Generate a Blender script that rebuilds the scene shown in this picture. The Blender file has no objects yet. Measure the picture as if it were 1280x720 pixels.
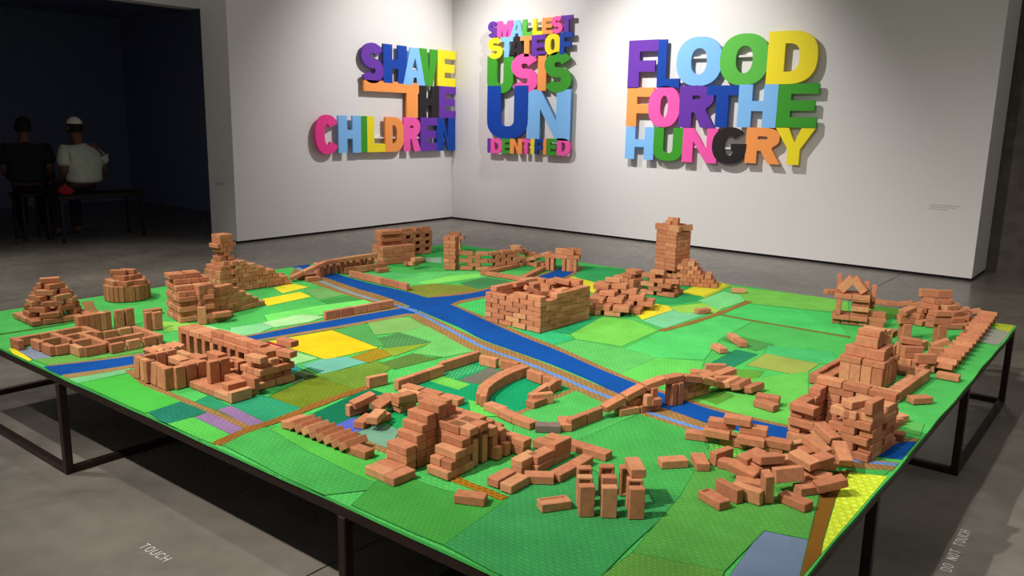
import bpy, bmesh, math, random
from mathutils import Vector, Matrix, Euler
from mathutils.geometry import tessellate_polygon

random.seed(7)
S = bpy.context.scene
COL = S.collection
R = math.radians

# ------------------------------------------------------------------ camera
# world: X runs along the near-left table edge, Y along the right table edge, Z up, metres
CAM_H, F_PX = 1.6, 1031.02
YAW, PITCH, ROLL = R(38.3045), R(11.5655), R(1.1647)
_fw = Vector((-math.sin(YAW), math.cos(YAW), 0)); _rt = Vector((math.cos(YAW), math.sin(YAW), 0)); _up = Vector((0, 0, 1))
CF = _fw*math.cos(PITCH) - _up*math.sin(PITCH)
_u = _up*math.cos(PITCH) + _fw*math.sin(PITCH)
CR = _rt*math.cos(ROLL) + _u*math.sin(ROLL)
CU = -_rt*math.sin(ROLL) + _u*math.cos(ROLL)
CP = Vector((0, 0, CAM_H))
cam_d = bpy.data.cameras.new('camera'); cam = bpy.data.objects.new('camera', cam_d); COL.objects.link(cam)
cam_d.sensor_fit = 'HORIZONTAL'; cam_d.sensor_width = 36.0; cam_d.lens = F_PX/1280*36.0
cam_d.clip_start = .05; cam_d.clip_end = 100
m = Matrix.Identity(4)
for i in range(3):
    m[i][0] = CR[i]; m[i][1] = CU[i]; m[i][2] = -CF[i]; m[i][3] = CP[i]
cam.matrix_world = m
S.camera = cam

# ------------------------------------------------------------------ light
w = bpy.data.worlds.new('gallery_ambient'); S.world = w; w.use_nodes = True
bg = w.node_tree.nodes['Background']; bg.inputs[0].default_value = (1.0, .95, .88, 1); bg.inputs[1].default_value = .22
S.view_settings.view_transform = 'Standard'; S.view_settings.look = 'None'
S.view_settings.exposure = 0.0; S.view_settings.gamma = 1.0; S.view_settings.use_curve_mapping = False

def spot(name, loc, tgt, power, angle, blend=.6, size=.06, col=(1, .955, .89)):
    d = bpy.data.lights.new(name, 'SPOT'); d.energy = power; d.spot_size = R(angle); d.spot_blend = blend
    d.shadow_soft_size = size; d.color = col
    o = bpy.data.objects.new(name, d); COL.objects.link(o); o.location = loc
    o.rotation_euler = (Vector(tgt)-Vector(loc)).to_track_quat('-Z', 'Y').to_euler()
    return o
spot('table_track_spot_or_fill', (-3.0, -1.3, 5.0), (-2.2, 3.8, .45), 1950, 65, 1, .05)
spot('table_track_spot_or_fill', (-5.6, .2, 4.6), (-4.0, 3.1, .45), 620, 68, 1, .06)
spot('table_track_spot_or_fill', (-1.5, .3, 4.8), (-1.4, 4.9, .45), 640, 62, 1, .05)
spot('table_track_spot_or_fill', (1.6, 3.6, 4.6), (-2.0, 3.9, .45), 190, 62, 1, .06)  # added fill from the right, lifts brick faces turned away from the key
spot('table_track_spot_or_fill', (-1.6, 8.2, 4.8), (-2.0, 3.2, .45), 170, 70, .8, .08)
spot('track_spot_floor', (-8.4, 2.4, 5.1), (-7.4, 2.8, 0), 900, 80, 1, .1)
spot('track_spot_wall', (-6.2, 9.0, 4.7), (-9.0, 8.5, 1.9), 640, 68, 1, .03, (1, .97, .94))
spot('track_spot_wall', (-8.3, 7.0, 4.7), (-7.3, 9.8, 1.9), 600, 66, 1, .03, (1, .97, .94))
spot('track_spot_wall', (-5.8, 7.0, 4.7), (-4.9, 9.8, 1.9), 860, 62, 1, .03, (1, .97, .94))

# ------------------------------------------------------------------ helpers
def srgb(r, g, b):
    f = lambda c: (c/255/12.92) if c/255 <= .04045 else ((c/255+.055)/1.055)**2.4
    return (f(r), f(g), f(b), 1)

def at(u, v, z):
    """point on the horizontal plane z that the photograph shows at pixel u, v"""
    d = CF + CR*((u-640)/F_PX) - CU*((v-360)/F_PX)
    return CP + d*((z-CAM_H)/d.z)

def mat(name, col, rough=.7, spec=.3, metal=0, bump=0, scale=60, var=0, objvar=0):
    M = bpy.data.materials.new(name); M.use_nodes = True; N = M.node_tree.nodes; Lk = M.node_tree.links
    B = N['Principled BSDF']; B.inputs['Roughness'].default_value = rough; B.inputs['Metallic'].default_value = metal
    B.inputs['Specular IOR Level'].default_value = spec; B.inputs['Base Color'].default_value = col
    if var or bump:
        tc = N.new('ShaderNodeTexCoord'); nz = N.new('ShaderNodeTexNoise'); nz.inputs['Scale'].default_value = scale
        nz.inputs['Detail'].default_value = 6; Lk.new(tc.outputs['Object'], nz.inputs['Vector'])
        if var:
            mx = N.new('ShaderNodeMix'); mx.data_type = 'RGBA'
            mx.inputs[6].default_value = [c*(1-var) for c in col[:3]]+[1]; mx.inputs[7].default_value = [min(1, c*(1+var)) for c in col[:3]]+[1]
            rp = N.new('ShaderNodeMapRange'); rp.inputs[1].default_value = .3; rp.inputs[2].default_value = .7
            Lk.new(nz.outputs['Fac'], rp.inputs[0]); Lk.new(rp.outputs[0], mx.inputs[0]); Lk.new(mx.outputs[2], B.inputs['Base Color'])
        if bump:
            bp = N.new('ShaderNodeBump'); bp.inputs['Strength'].default_value = bump; bp.inputs['Distance'].default_value = .004
            Lk.new(nz.outputs['Fac'], bp.inputs['Height']); Lk.new(bp.outputs[0], B.inputs['Normal'])
    return M

def tag(o, label=None, cat=None, group=None, kind=None):
    if label: o['label'] = label
    if cat: o['category'] = cat
    if group: o['group'] = group
    if kind: o['kind'] = kind
    return o

def empty(name, loc, label, cat, group=None):
    o = bpy.data.objects.new(name, None); COL.objects.link(o); o.location = loc; o.empty_display_size = .05
    return tag(o, label, cat, group)

def link(name, me, mats, parent=None, loc=(0, 0, 0)):
    o = bpy.data.objects.new(name, me); COL.objects.link(o)
    if mats is not None and not me.materials: me.materials.append(mats)
    if parent:
        o.parent = parent; o.location = Vector(loc)-parent_world(parent)
    else: o.location = loc
    return o

def parent_world(p):
    v = Vector(p.location)
    while p.parent: p = p.parent; v = v+Vector(p.location)
    return v

def box_bm(bm, x0, x1, y0, y1, z0, z1):
    vs = [bm.verts.new((x, y, z)) for z in (z0, z1) for (x, y) in ((x0, y0), (x1, y0), (x1, y1), (x0, y1))]
    for f in ((3, 2, 1, 0), (4, 5, 6, 7), (0, 1, 5, 4), (1, 2, 6, 5), (2, 3, 7, 6), (3, 0, 4, 7)): bm.faces.new([vs[i] for i in f])

def bevel(bm, w, seg=1):
    bmesh.ops.bevel(bm, geom=bm.edges[:], offset=w, segments=seg, affect='EDGES', profile=.5)

def mesh_of(name, bm):
    me = bpy.data.meshes.new(name); bm.normal_update(); bm.to_mesh(me); bm.free(); return me

def box(name, x0, x1, y0, y1, z0, z1, M, parent=None, bev=0):
    """box with its origin at its own base centre"""
    cx, cy = (x0+x1)/2, (y0+y1)/2
    bm = bmesh.new(); box_bm(bm, x0-cx, x1-cx, y0-cy, y1-cy, 0, z1-z0)
    if bev: bevel(bm, bev)
    return link(name, mesh_of(name, bm), M, parent, (cx, cy, z0))

def prism(name, pts, z0, z1, M, parent=None, holes=(), bev=0):
    """extruded flat outline (2-D points, world units), origin at its centroid"""
    cx = sum(p[0] for p in pts)/len(pts); cy = sum(p[1] for p in pts)/len(pts)
    loops = [[Vector((p[0]-cx, p[1]-cy, 0)) for p in l] for l in [pts]+list(holes)]
    flat = [v for l in loops for v in l]
    tris = tessellate_polygon(loops)
    n = len(flat); h = z1-z0
    verts = [(v.x, v.y, 0) for v in flat]+[(v.x, v.y, h) for v in flat]
    faces = []
    for t in tris:
        a, b, c = t
        if (flat[b]-flat[a]).cross(flat[c]-flat[a]).z < 0: b, c = c, b
        faces.append((a+n, b+n, c+n)); faces.append((c, b, a))
    k = 0
    for l in loops:
        m_ = len(l)
        area = sum(l[i].x*l[(i+1) % m_].y-l[(i+1) % m_].x*l[i].y for i in range(m_))
        hole = k > 0
        for i in range(m_):
            a, b = k+i, k+(i+1) % m_
            faces.append((a, b, b+n, a+n) if (area > 0) != hole else (b, a, a+n, b+n))
        k += m_
    me = bpy.data.meshes.new(name); me.from_pydata(verts, [], faces); me.update()
    return link(name, me, M, parent, (cx, cy, z0))

# ------------------------------------------------------------------ the room
RX, RY = -9.058, 9.841          # room corner: left wall plane x = RX, right wall plane y = RY
WL_END, WR_END = 5.89, -1.524   # where the two white walls end
WALL_H = 5.2
TH_L, TH_R = .56, .83           # wall thicknesses at their free ends

def wall_mat():
    return mat('white_wall_paint', srgb(225, 222, 220), .85, .2, 0, .03, 30, .012)
M_wall = wall_mat()

def floor_mat():
    M = bpy.data.materials.new('polished_concrete'); M.use_nodes = True; N = M.node_tree.nodes; Lk = M.node_tree.links; B = N['Principled BSDF']
    tc = N.new('ShaderNodeTexCoord')
    n1 = N.new('ShaderNodeTexNoise'); n1.inputs['Scale'].default_value = 1.1; n1.inputs['Detail'].default_value = 8; n1.inputs['Roughness'].default_value = .62; n1.inputs['Distortion'].default_value = .6
    n2 = N.new('ShaderNodeTexNoise'); n2.inputs['Scale'].default_value = 9; n2.inputs['Detail'].default_value = 8
    Lk.new(tc.outputs['Object'], n1.inputs['Vector']); Lk.new(tc.outputs['Object'], n2.inputs['Vector'])
    ad = N.new('ShaderNodeMath'); ad.operation = 'MULTIPLY_ADD'; ad.inputs[1].default_value = .14
    Lk.new(n2.outputs['Fac'], ad.inputs[0]); Lk.new(n1.outputs['Fac'], ad.inputs[2])
    cr = N.new('ShaderNodeValToRGB'); cr.color_ramp.elements[0].position = .36; cr.color_ramp.elements[1].position = .78
    cr.color_ramp.elements[0].color = srgb(90, 85, 78); cr.color_ramp.elements[1].color = srgb(130, 123, 114)
    Lk.new(ad.outputs[0], cr.inputs[0]); Lk.new(cr.outputs[0], B.inputs['Base Color'])
    rr = N.new('ShaderNodeMapRange'); rr.inputs[1].default_value = .3; rr.inputs[2].default_value = .7; rr.inputs[3].default_value = .25; rr.inputs[4].default_value = .34
    Lk.new(n2.outputs['Fac'], rr.inputs[0]); Lk.new(rr.outputs[0], B.inputs['Roughness'])
    B.inputs['Specular IOR Level'].default_value = .6
    return M
M_floor = floor_mat()

# floor cut into cast bays with narrow saw-cut joints
fl = tag(bpy.data.objects.new('floor', None), kind='structure'); COL.objects.link(fl)
M_joint = mat('joint_filler', srgb(45, 43, 41), .9)
xs = [-16, -9.7, -2.2, 6]; ys = [-4, 13]
J = .004
for i in range(len(xs)-1):
    for j in range(len(ys)-1):
        bm = bmesh.new(); box_bm(bm, xs[i]+J, xs[i+1]-J, ys[j]+J, ys[j+1]-J, -.05, 0)
        link('floor_slab', mesh_of('floor_slab', bm), M_floor, fl)
box('joint_bed', -16, 6, -4, 13, -.06, -.004, M_joint, fl)

def structure(name, *a, **k):
    return tag(box(name, *a, **k), kind='structure')
structure('wall_left', RX-TH_L, RX, WL_END, RY+TH_R, .03, WALL_H, M_wall)
structure('wall_right', RX, WR_END, RY, RY+TH_R-.02, .03, WALL_H, M_wall)
M_gap = mat('shadow_gap_black', srgb(18, 18, 18), .8)
structure('baseboard_left', RX-TH_L+.02, RX-.015, WL_END+.015, RY+.3, 0, .03, M_gap)
structure('baseboard_right', RX, WR_END-.015, RY+.015, RY+TH_R-.03, 0, .03, M_gap)
M_conc = mat('board_formed_concrete', srgb(84, 78, 70), .8, .3, 0, .5, 7, .25)
structure('wall_back', WR_END-.6, 6, RY+TH_R, RY+TH_R+.3, 0, WALL_H, M_conc)
# dark projection room behind the opening on the left
M_dark = mat('projection_room_navy', srgb(150, 160, 196), .9, .1, 0, .02, 20, .05)
OX = RX-TH_L
M_head = mat('opening_header_paint', srgb(200, 198, 196), .85)
structure('wall_header', OX-.25, OX, -4, WL_END, 2.85, WALL_H, M_head)
structure('wall_dark_back', -15.2, -15.0, -4, 9.5, 0, 3.4, M_dark)
structure('wall_dark_side', -15.0, OX-.02, 7.6, 7.8, 0, 3.4, M_dark)
structure('wall_dark_jamb', OX-.22, OX-.02, WL_END+.35, 7.6, 0, 3.4, M_dark)
structure('wall_dark_left', -15.0, OX, -4.2, -4.0, 0, 3.4, M_dark)
structure('ceiling_dark', -15.0, OX-.25, -4, 7.6, 3.2, 3.4, M_dark)
structure('wall_opening_light_block', OX-.25, OX, -4, 2.9, 0, 2.85, M_head)  # unseen stretch of wall, added to keep gallery light out of the dark room

# ------------------------------------------------------------------ table
TX0, TX1, TY0, TY1, TZ = -5.084, -.5912, 1.474, 5.5057, .4759     # cloth top plane
M_steel = mat('blackened_steel', srgb(52, 38, 33), .42, .5, .6, .05, 40, .2)
M_board = mat('dark_table_board', srgb(30, 28, 27), .8)
table = empty('exhibition_table', ((TX0+TX1)/2, (TY0+TY1)/2, 0), 'very large low table with blackened steel frame carrying the green cloth', 'table')
box('table_top', TX0+.03, TX1-.03, TY0+.03, TY1-.03, TZ-.03, TZ-.010, M_board, table)
RB = .034   # frame bar size
zt = TZ-.012
for (x0, x1, y0, y1) in ((TX0, TX1, TY0, TY0+RB), (TX0, TX1, TY1-RB, TY1), (TX0, TX0+RB, TY0+RB, TY1-RB), (TX1-RB, TX1, TY0+RB, TY1-RB)):
    box('rim_rail', x0, x1, y0, y1, zt-.035, zt, M_steel, table, bev=.003)
lx = [TX0, -3.70+.02, -1.815, TX1]; ly = [TY0, 2.69, TY1-1.36, TY1]
stands = [((TX0, -3.68), (TY0, 2.72)), ((-1.815, TX1), (TY0, 2.695)), ((-1.815, TX1), (4.148, TY1)), ((TX0, -3.68), (4.148, TY1))]
for (xa, xb), (ya, yb) in stands:
    for x in (xa, xb-RB):
        for y in (ya, yb-RB):
            box('leg', x, x+RB, y, y+RB, 0, zt-.035, M_steel, table, bev=.003)
    for y in (ya, yb-RB): box('foot_rail', xa+RB, xb-RB, y, y+RB, 0, .03, M_steel, table, bev=.002)
    for x in (xa, xb-RB): box('foot_rail', x, x+RB, ya+RB, yb-RB, 0, .03, M_steel, table, bev=.002)

# ------------------------------------------------------------------ embroidered cloth
def dye(c):
    # cotton thread: a little less pure than the measured screen colour
    l = .3*c[0]+.59*c[1]+.11*c[2]
    return srgb(*[(v*.88+l*.12)*.93 for v in c])
def stitch_mat(base, st=None, w=.019, h=.0115, gap=.0042, ang=0, rough=.95):
    w, h, gap = w*1.35, h*1.35, gap*1.45
    key = ('stitched_cotton', base, st, w, h, gap, ang)
    if key in stitch_mat.cache: return stitch_mat.cache[key]
    M = bpy.data.materials.new('stitched_cotton'); M.use_nodes = True; N = M.node_tree.nodes; Lk = M.node_tree.links; B = N['Principled BSDF']
    B.inputs['Roughness'].default_value = rough; B.inputs['Specular IOR Level'].default_value = .1
    b = dye(base); s = dye(st or [min(255, int(c*1.08+4)) for c in base])
    ge = N.new('ShaderNodeNewGeometry'); mp = N.new('ShaderNodeMapping'); mp.inputs['Rotation'].default_value[2] = R(ang)
    Lk.new(ge.outputs['Position'], mp.inputs['Vector'])
    nz = N.new('ShaderNodeTexNoise'); nz.inputs['Scale'].default_value = 38; nz.inputs['Detail'].default_value = 4
    Lk.new(ge.outputs['Position'], nz.inputs['Vector'])
    dm = N.new('ShaderNodeVectorMath'); dm.operation = 'SCALE'; dm.inputs['Scale'].default_value = .006
    ad = N.new('ShaderNodeVectorMath'); ad.operation = 'ADD'
    Lk.new(nz.outputs['Color'], dm.inputs[0]); Lk.new(mp.outputs[0], ad.inputs[0]); Lk.new(dm.outputs[0], ad.inputs[1])
    br = N.new('ShaderNodeTexBrick'); br.inputs['Scale'].default_value = 1; br.inputs['Brick Width'].default_value = w; br.inputs['Row Height'].default_value = h
    br.inputs['Mortar Size'].default_value = gap; br.inputs['Mortar Smooth'].default_value = .3
    br.inputs['Color1'].default_value = [min(1, c*1.12) for c in s[:3]]+[1]; br.inputs['Color2'].default_value = [(c*.6+d*.4) for c, d in zip(s[:3], b[:3])]+[1]; br.inputs['Mortar'].default_value = b
    Lk.new(ad.outputs[0], br.inputs['Vector'])
    n2 = N.new('ShaderNodeTexNoise'); n2.inputs['Scale'].default_value = 7; n2.inputs['Detail'].default_value = 5; Lk.new(ge.outputs['Position'], n2.inputs['Vector'])
    mr = N.new('ShaderNodeMapRange'); mr.inputs[1].default_value = .3; mr.inputs[2].default_value = .7; mr.inputs[3].default_value = .88; mr.inputs[4].default_value = 1.08
    Lk.new(n2.outputs['Fac'], mr.inputs[0])
    vm = N.new('ShaderNodeVectorMath'); vm.operation = 'SCALE'; Lk.new(br.outputs['Color'], vm.inputs[0]); Lk.new(mr.outputs[0], vm.inputs['Scale'])
    Lk.new(vm.outputs[0], B.inputs['Base Color'])
    bp = N.new('ShaderNodeBump'); bp.inputs['Strength'].default_value = .7; bp.inputs['Distance'].default_value = .003; bp.invert = True
    Lk.new(br.outputs['Fac'], bp.inputs['Height']); Lk.new(bp.outputs[0], B.inputs['Normal'])
    stitch_mat.cache[key] = M
    return M
stitch_mat.cache = {}

G0 = (66, 186, 78)
cloth = empty('embroidered_cloth', ((TX0+TX1)/2, (TY0+TY1)/2, TZ-.010), 'patchwork cloth embroidered with green fields and blue rivers covering the whole table', 'cloth')
# ground sheet: slightly wavy rim that hangs a little over the frame
pts = []
def edge(p, q, n, nx, ny):
    for i in range(n):
        t = i/n; o = .005+.002*math.sin(t*23)+.0015*math.sin(t*57+1)
        pts.append((p[0]+(q[0]-p[0])*t+nx*o, p[1]+(q[1]-p[1])*t+ny*o))
edge((TX0, TY0), (TX1, TY0), 70, 0, -1); edge((TX1, TY0), (TX1, TY1), 70, 1, 0); edge((TX1, TY1), (TX0, TY1), 70, 0, 1); edge((TX0, TY1), (TX0, TY0), 70, -1, 0)
prism('ground_sheet', pts, TZ-.010, TZ, stitch_mat(G0, (84, 204, 92)), cloth)

def clip_rect(poly):
    for ax, lim, sg in ((0, TX0+.002, 1), (0, TX1-.002, -1), (1, TY0-.004, 1), (1, TY1-.002, -1)):
        out = []
        for i in range(len(poly)):
            a, b = poly[i], poly[(i+1) % len(poly)]
            ia, ib = (a[ax]-lim)*sg >= 0, (b[ax]-lim)*sg >= 0
            if ia: out.append(a)
            if ia != ib:
                t = (lim-a[ax])/(b[ax]-a[ax]); out.append((a[0]+(b[0]-a[0])*t, a[1]+(b[1]-a[1])*t))
        poly = out
        if len(poly) < 3: return None
    return poly
_layer = [0]
M_seam = mat('seam_thread', srgb(34, 104, 44), .95, .1)
def smooth(pl, n=4, closed=False):
    out = []
    for i in range(len(pl)-1):
        p0 = pl[max(i-1, 0)]; p1 = pl[i]; p2 = pl[i+1]; p3 = pl[min(i+2, len(pl)-1)]
        for k in range(n):
            t = k/n
            out.append(tuple(.5*((2*p1[a])+(-p0[a]+p2[a])*t+(2*p0[a]-5*p1[a]+4*p2[a]-p3[a])*t*t+(-p0[a]+3*p1[a]-3*p2[a]+p3[a])*t**3) for a in (0, 1)))
    out.append(pl[-1]); return out
def T2(u, v): p = at(u, v, TZ); return (p.x, p.y)
def add_piece(name, poly, M, up=.0):
    poly = clip_rect(poly)
    if not poly: return
    _layer[0] += 1
    z = TZ+.0007+_layer[0]*.000022+up
    o = prism(name, poly, TZ-.001, z, M, cloth)
    if name == 'field_patch':      # dark running seam round each field
        cx = sum(p[0] for p in poly)/len(poly); cy = sum(p[1] for p in poly)/len(poly)
        area = sum(poly[i][0]*poly[(i+1) % len(poly)][1]-poly[(i+1) % len(poly)][0]*poly[i][1] for i in range(len(poly)))
        sg = 1 if area > 0 else -1; out = []
        for i, p in enumerate(poly):
            a, b = poly[i-1], poly[(i+1) % len(poly)]
            n1 = Vector((p[1]-a[1], a[0]-p[0])).normalized() if a != p else Vector((0, 0)); n2 = Vector((b[1]-p[1], p[0]-b[0])).normalized() if b != p else Vector((0, 0))
            n_ = (n1+n2); n_ = n_.normalized() if n_.length > .2 else n1
            out.append((p[0]+n_.x*.0026*sg, p[1]+n_.y*.0026*sg))
        out = clip_rect(out)
        if out:
            s_ = prism('seam', out, TZ-.001, z-.000012, M_seam); w_ = Vector(s_.location); s_.parent = o; s_.location = w_-parent_world(o)
    return o
def patch(px, base, st=None, name='field_patch', **k):
    return add_piece(name, [T2(*p) for p in px], stitch_mat(base, st, **k))
def strip(name, px, wd, base, st=None, **k):
    c = smooth([T2(*p) for p in px]); L, Rr = [], []
    for i, p in enumerate(c):
        a = c[max(i-1, 0)]; b = c[min(i+1, len(c)-1)]; d = math.hypot(b[0]-a[0], b[1]-a[1]) or 1
        nx, ny = -(b[1]-a[1])/d*wd/2, (b[0]-a[0])/d*wd/2
        j = 1+.12*math.sin(i*1.7)
        L.append((p[0]+nx*j, p[1]+ny*j)); Rr.append((p[0]-nx*j, p[1]-ny*j))
    return add_piece(name, L+Rr[::-1], stitch_mat(base, st, **k))
def bank(name, up, lo, base, st=None, **k):
    a = smooth([T2(*p) for p in up]); b = smooth([T2(*p) for p in lo])
    return add_piece(name, a+b[::-1], stitch_mat(base, st, **k))

BLUE, BLUE2 = (0, 74, 164), (16, 122, 206)
BRN, BRN2 = (146, 106, 54), (180, 142, 86)
LBL, LBL2 = (84, 132, 205), (128, 160, 200)
# --- fields, far to near
P_ = patch
P_([(720, 331), (790, 338), (900, 356), (890, 372), (850, 380), (800, 381), (770, 372), (720, 345)], (40, 165, 84), (70, 200, 100), w=.011, h=.009)
P_([(385, 330), (560, 303), (640, 312), (720, 330), (700, 340), (600, 336), (480, 333)], (50, 170, 72), (62, 190, 84))
P_([(475, 352), (530, 340), (575, 339), (640, 341), (590, 349), (535, 357), (500, 358)], (88, 205, 96), (104, 222, 108))
P_([(522, 353), (560, 345), (605, 341), (600, 347), (535, 356)], (120, 228, 84), (140, 240, 110))
P_([(440, 343), (487, 340), (530, 344), (480, 351)], (76, 192, 96))
P_([(508, 358), (540, 355), (590, 357), (598, 362), (560, 372), (540, 373), (510, 367)], (120, 132, 38), (158, 158, 52))
P_([(575, 354), (607, 347), (647, 353), (623, 361), (595, 361)], (52, 138, 76), (96, 120, 70))
P_([(525, 322), (552, 322), (552, 329), (530, 327)], (140, 178, 150))
P_([(695, 350), (712, 345), (775, 361), (740, 366)], (214, 214, 20), (236, 222, 60))
P_([(562, 382), (607, 372), (660, 400), (640, 412), (600, 398)], (52, 196, 92), (90, 214, 80))
# right of the big river
P_([(645, 413), (690, 413), (718, 424), (683, 433), (660, 424)], (40, 190, 110), (30, 150, 130), w=.014, h=.011)
P_([(690, 415), (735, 398), (748, 399), (713, 418)], (20, 160, 96), (50, 196, 120))
P_([(713, 418), (753, 396), (790, 400), (823, 413), (777, 433), (720, 424)], (104, 206, 66), (136, 220, 84), w=.012)
P_([(685, 435), (720, 425), (780, 436), (822, 447), (775, 467)], (84, 188, 84))
P_([(822, 447), (780, 436), (830, 412), (897, 394), (940, 402), (900, 424), (880, 450)], (70, 206, 92), (84, 216, 108))
P_([(775, 467), (822, 447), (880, 452), (870, 480), (810, 486)], (84, 200, 74), (118, 224, 92), w=.012)
P_([(803, 401), (840, 388), (888, 391), (830, 411)], (108, 206, 140), (150, 220, 170), w=.012)
P_([(790, 388), (820, 380), (848, 385), (803, 400)], (232, 212, 20), (250, 226, 70), w=.014)
P_([(835, 384), (895, 377), (906, 384), (893, 392), (850, 391)], (148, 212, 66), (166, 220, 90))
P_([(872, 376), (903, 365), (943, 371), (927, 378), (898, 387)], (110, 216, 120), (160, 230, 160), w=.012)
P_([(850, 366), (870, 357), (900, 352), (912, 357), (880, 371)], (214, 208, 22), (236, 226, 70))
P_([(912, 357), (965, 364), (1060, 374), (1060, 392), (935, 379)], (108, 196, 66), (126, 212, 84))
P_([(897, 393), (935, 380), (1040, 392), (1060, 420), (993, 409)], (64, 204, 92))
P_([(902, 425), (918, 419), (967, 431), (945, 439)], (60, 150, 66), (130, 160, 70), w=.013, h=.011)
P_([(890, 453), (920, 437), (947, 443), (915, 460)], (24, 130, 86), (40, 150, 100))
P_([(960, 432), (1040, 440), (1050, 455), (1022, 455), (955, 442)], (60, 186, 96))
P_([(933, 457), (957, 442), (1024, 455), (1002, 470)], (148, 168, 66), (206, 166, 96), w=.010, h=.009)
P_([(913, 461), (955, 464), (941, 479), (912, 476)], (88, 156, 44))
P_([(870, 482), (1010, 465), (1010, 545), (905, 517), (860, 502)], (88, 190, 66), (124, 214, 90), w=.013, h=.010)
P_([(877, 499), (902, 489), (918, 495), (896, 506)], (82, 148, 42))
P_([(1085, 384), (1118, 382), (1130, 394), (1108, 400)], (78, 138, 40))
P_([(1205, 402), (1240, 404), (1235, 411), (1205, 406)], (196, 204, 30), (90, 140, 40), w=.03, h=.012)
P_([(1240, 404), (1270, 406), (1262, 416), (1246, 412)], (190, 200, 40), (90, 140, 40), w=.03, h=.012)
P_([(1215, 405), (1246, 412), (1264, 416), (1248, 432), (1212, 425)], (150, 152, 136), (170, 166, 150))
P_([(1110, 520), (1155, 530), (1150, 545), (1105, 535)], (84, 178, 74))
P_([(1072, 582), (1118, 584), (1102, 597), (1064, 591)], (58, 170, 66), (80, 190, 84))
# yellow and brown by the right edge
P_([(1025, 618), (1044, 590), (1066, 588), (1030, 690), (985, 745), (1002, 700)], (128, 84, 18), (150, 100, 30), w=.03, h=.004, ang=90)
P_([(1062, 591), (1112, 596), (1094, 626), (1024, 712), (1029, 680), (1046, 622)], (196, 220, 24), (212, 232, 60), w=.02, h=.02)
P_([(953, 663), (1010, 675), (998, 725), (905, 730)], (108, 128, 158), (156, 170, 190), w=.009, h=.008)
P_([(885, 555), (935, 552), (980, 562), (990, 580), (967, 590), (897, 574)], (70, 168, 58), (150, 214, 60), w=.016, h=.014)
# upper left triangle
P_([(342, 360), (363, 354), (386, 359), (353, 367)], (226, 212, 20), (244, 226, 60))
P_([(328, 374), (375, 365), (389, 371), (333, 383)], (236, 216, 12), (250, 230, 60))
P_([(380, 363), (415, 357), (435, 368), (398, 375)], (104, 170, 86), (176, 146, 96), w=.011, h=.008)
P_([(400, 376), (440, 369), (457, 376), (415, 382)], (56, 150, 62), (74, 168, 76))
P_([(330, 394), (400, 382), (470, 373), (480, 379), (410, 393), (335, 403)], (104, 222, 92))
P_([(326, 404), (375, 393), (407, 396), (385, 403), (340, 410)], (158, 222, 140), (200, 236, 180))
P_([(288, 410), (328, 404), (342, 409), (325, 416), (285, 424)], (116, 206, 130), (160, 216, 170))
P_([(246, 411), (260, 407), (302, 418), (282, 428), (252, 424)], (150, 220, 140), (196, 234, 170))
P_([(198, 402), (228, 403), (262, 407), (246, 411), (205, 415)], (130, 200, 70), (170, 210, 90))
P_([(10, 436), (19, 436), (40, 450), (30, 456)], (230, 216, 20))
P_([(20, 437), (38, 434), (66, 447), (42, 450)], (122, 134, 158), (160, 168, 180))
P_([(42, 450), (66, 447), (170, 430), (205, 428), (205, 436), (62, 458)], (92, 166, 62), (120, 190, 84))
# middle left fields
P_([(313, 430), (337, 427), (366, 438), (338, 448), (312, 441)], (160, 22, 52), (176, 36, 62))
P_([(336, 427), (415, 413), (473, 435), (407, 450)], (228, 196, 4), (208, 158, 4), w=.02, h=.014, gap=.006)
P_([(343, 447), (367, 440), (398, 448), (368, 456)], (140, 206, 120), (160, 220, 146))
P_([(334, 453), (347, 447), (377, 461), (352, 473), (328, 467)], (30, 140, 140), (96, 190, 196), w=.012, h=.010)
P_([(377, 457), (400, 450), (433, 446), (460, 453), (403, 468)], (96, 178, 150), (140, 200, 206), w=.012, h=.010)
P_([(352, 474), (380, 462), (396, 469), (367, 481)], (62, 92, 50), (150, 120, 90), w=.012, h=.010)
P_([(330, 480), (352, 474), (367, 481), (340, 493), (325, 492)], (40, 130, 50))
P_([(336, 496), (393, 471), (472, 483), (380, 511), (370, 509)], (104, 126, 18), (122, 142, 30))
P_([(393, 470), (473, 452), (492, 458), (460, 481), (447, 487)], (92, 134, 30), (160, 180, 70), w=.013, h=.012)
P_([(438, 447), (470, 436), (499, 442), (460, 454)], (150, 122, 12), (176, 146, 26))
P_([(477, 454), (517, 442), (537, 447), (553, 447), (493, 462)], (84, 122, 44), (96, 140, 60))
P_([(477, 436), (513, 426), (539, 429), (492, 446)], (120, 156, 30), (196, 190, 50), w=.012)
P_([(470, 424), (507, 415), (552, 426), (530, 430), (480, 436)], (60, 134, 66), (110, 150, 80))
P_([(458, 402), (495, 396), (513, 398), (533, 409), (500, 416), (468, 419)], (118, 176, 84), (176, 176, 100), w=.011, h=.008)
P_([(417, 413), (455, 404), (480, 432), (470, 434)], (72, 158, 72))
P_([(500, 416), (533, 408), (600, 438), (555, 447), (515, 442), (540, 428)], (94, 186, 84), (110, 200, 96))
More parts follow.
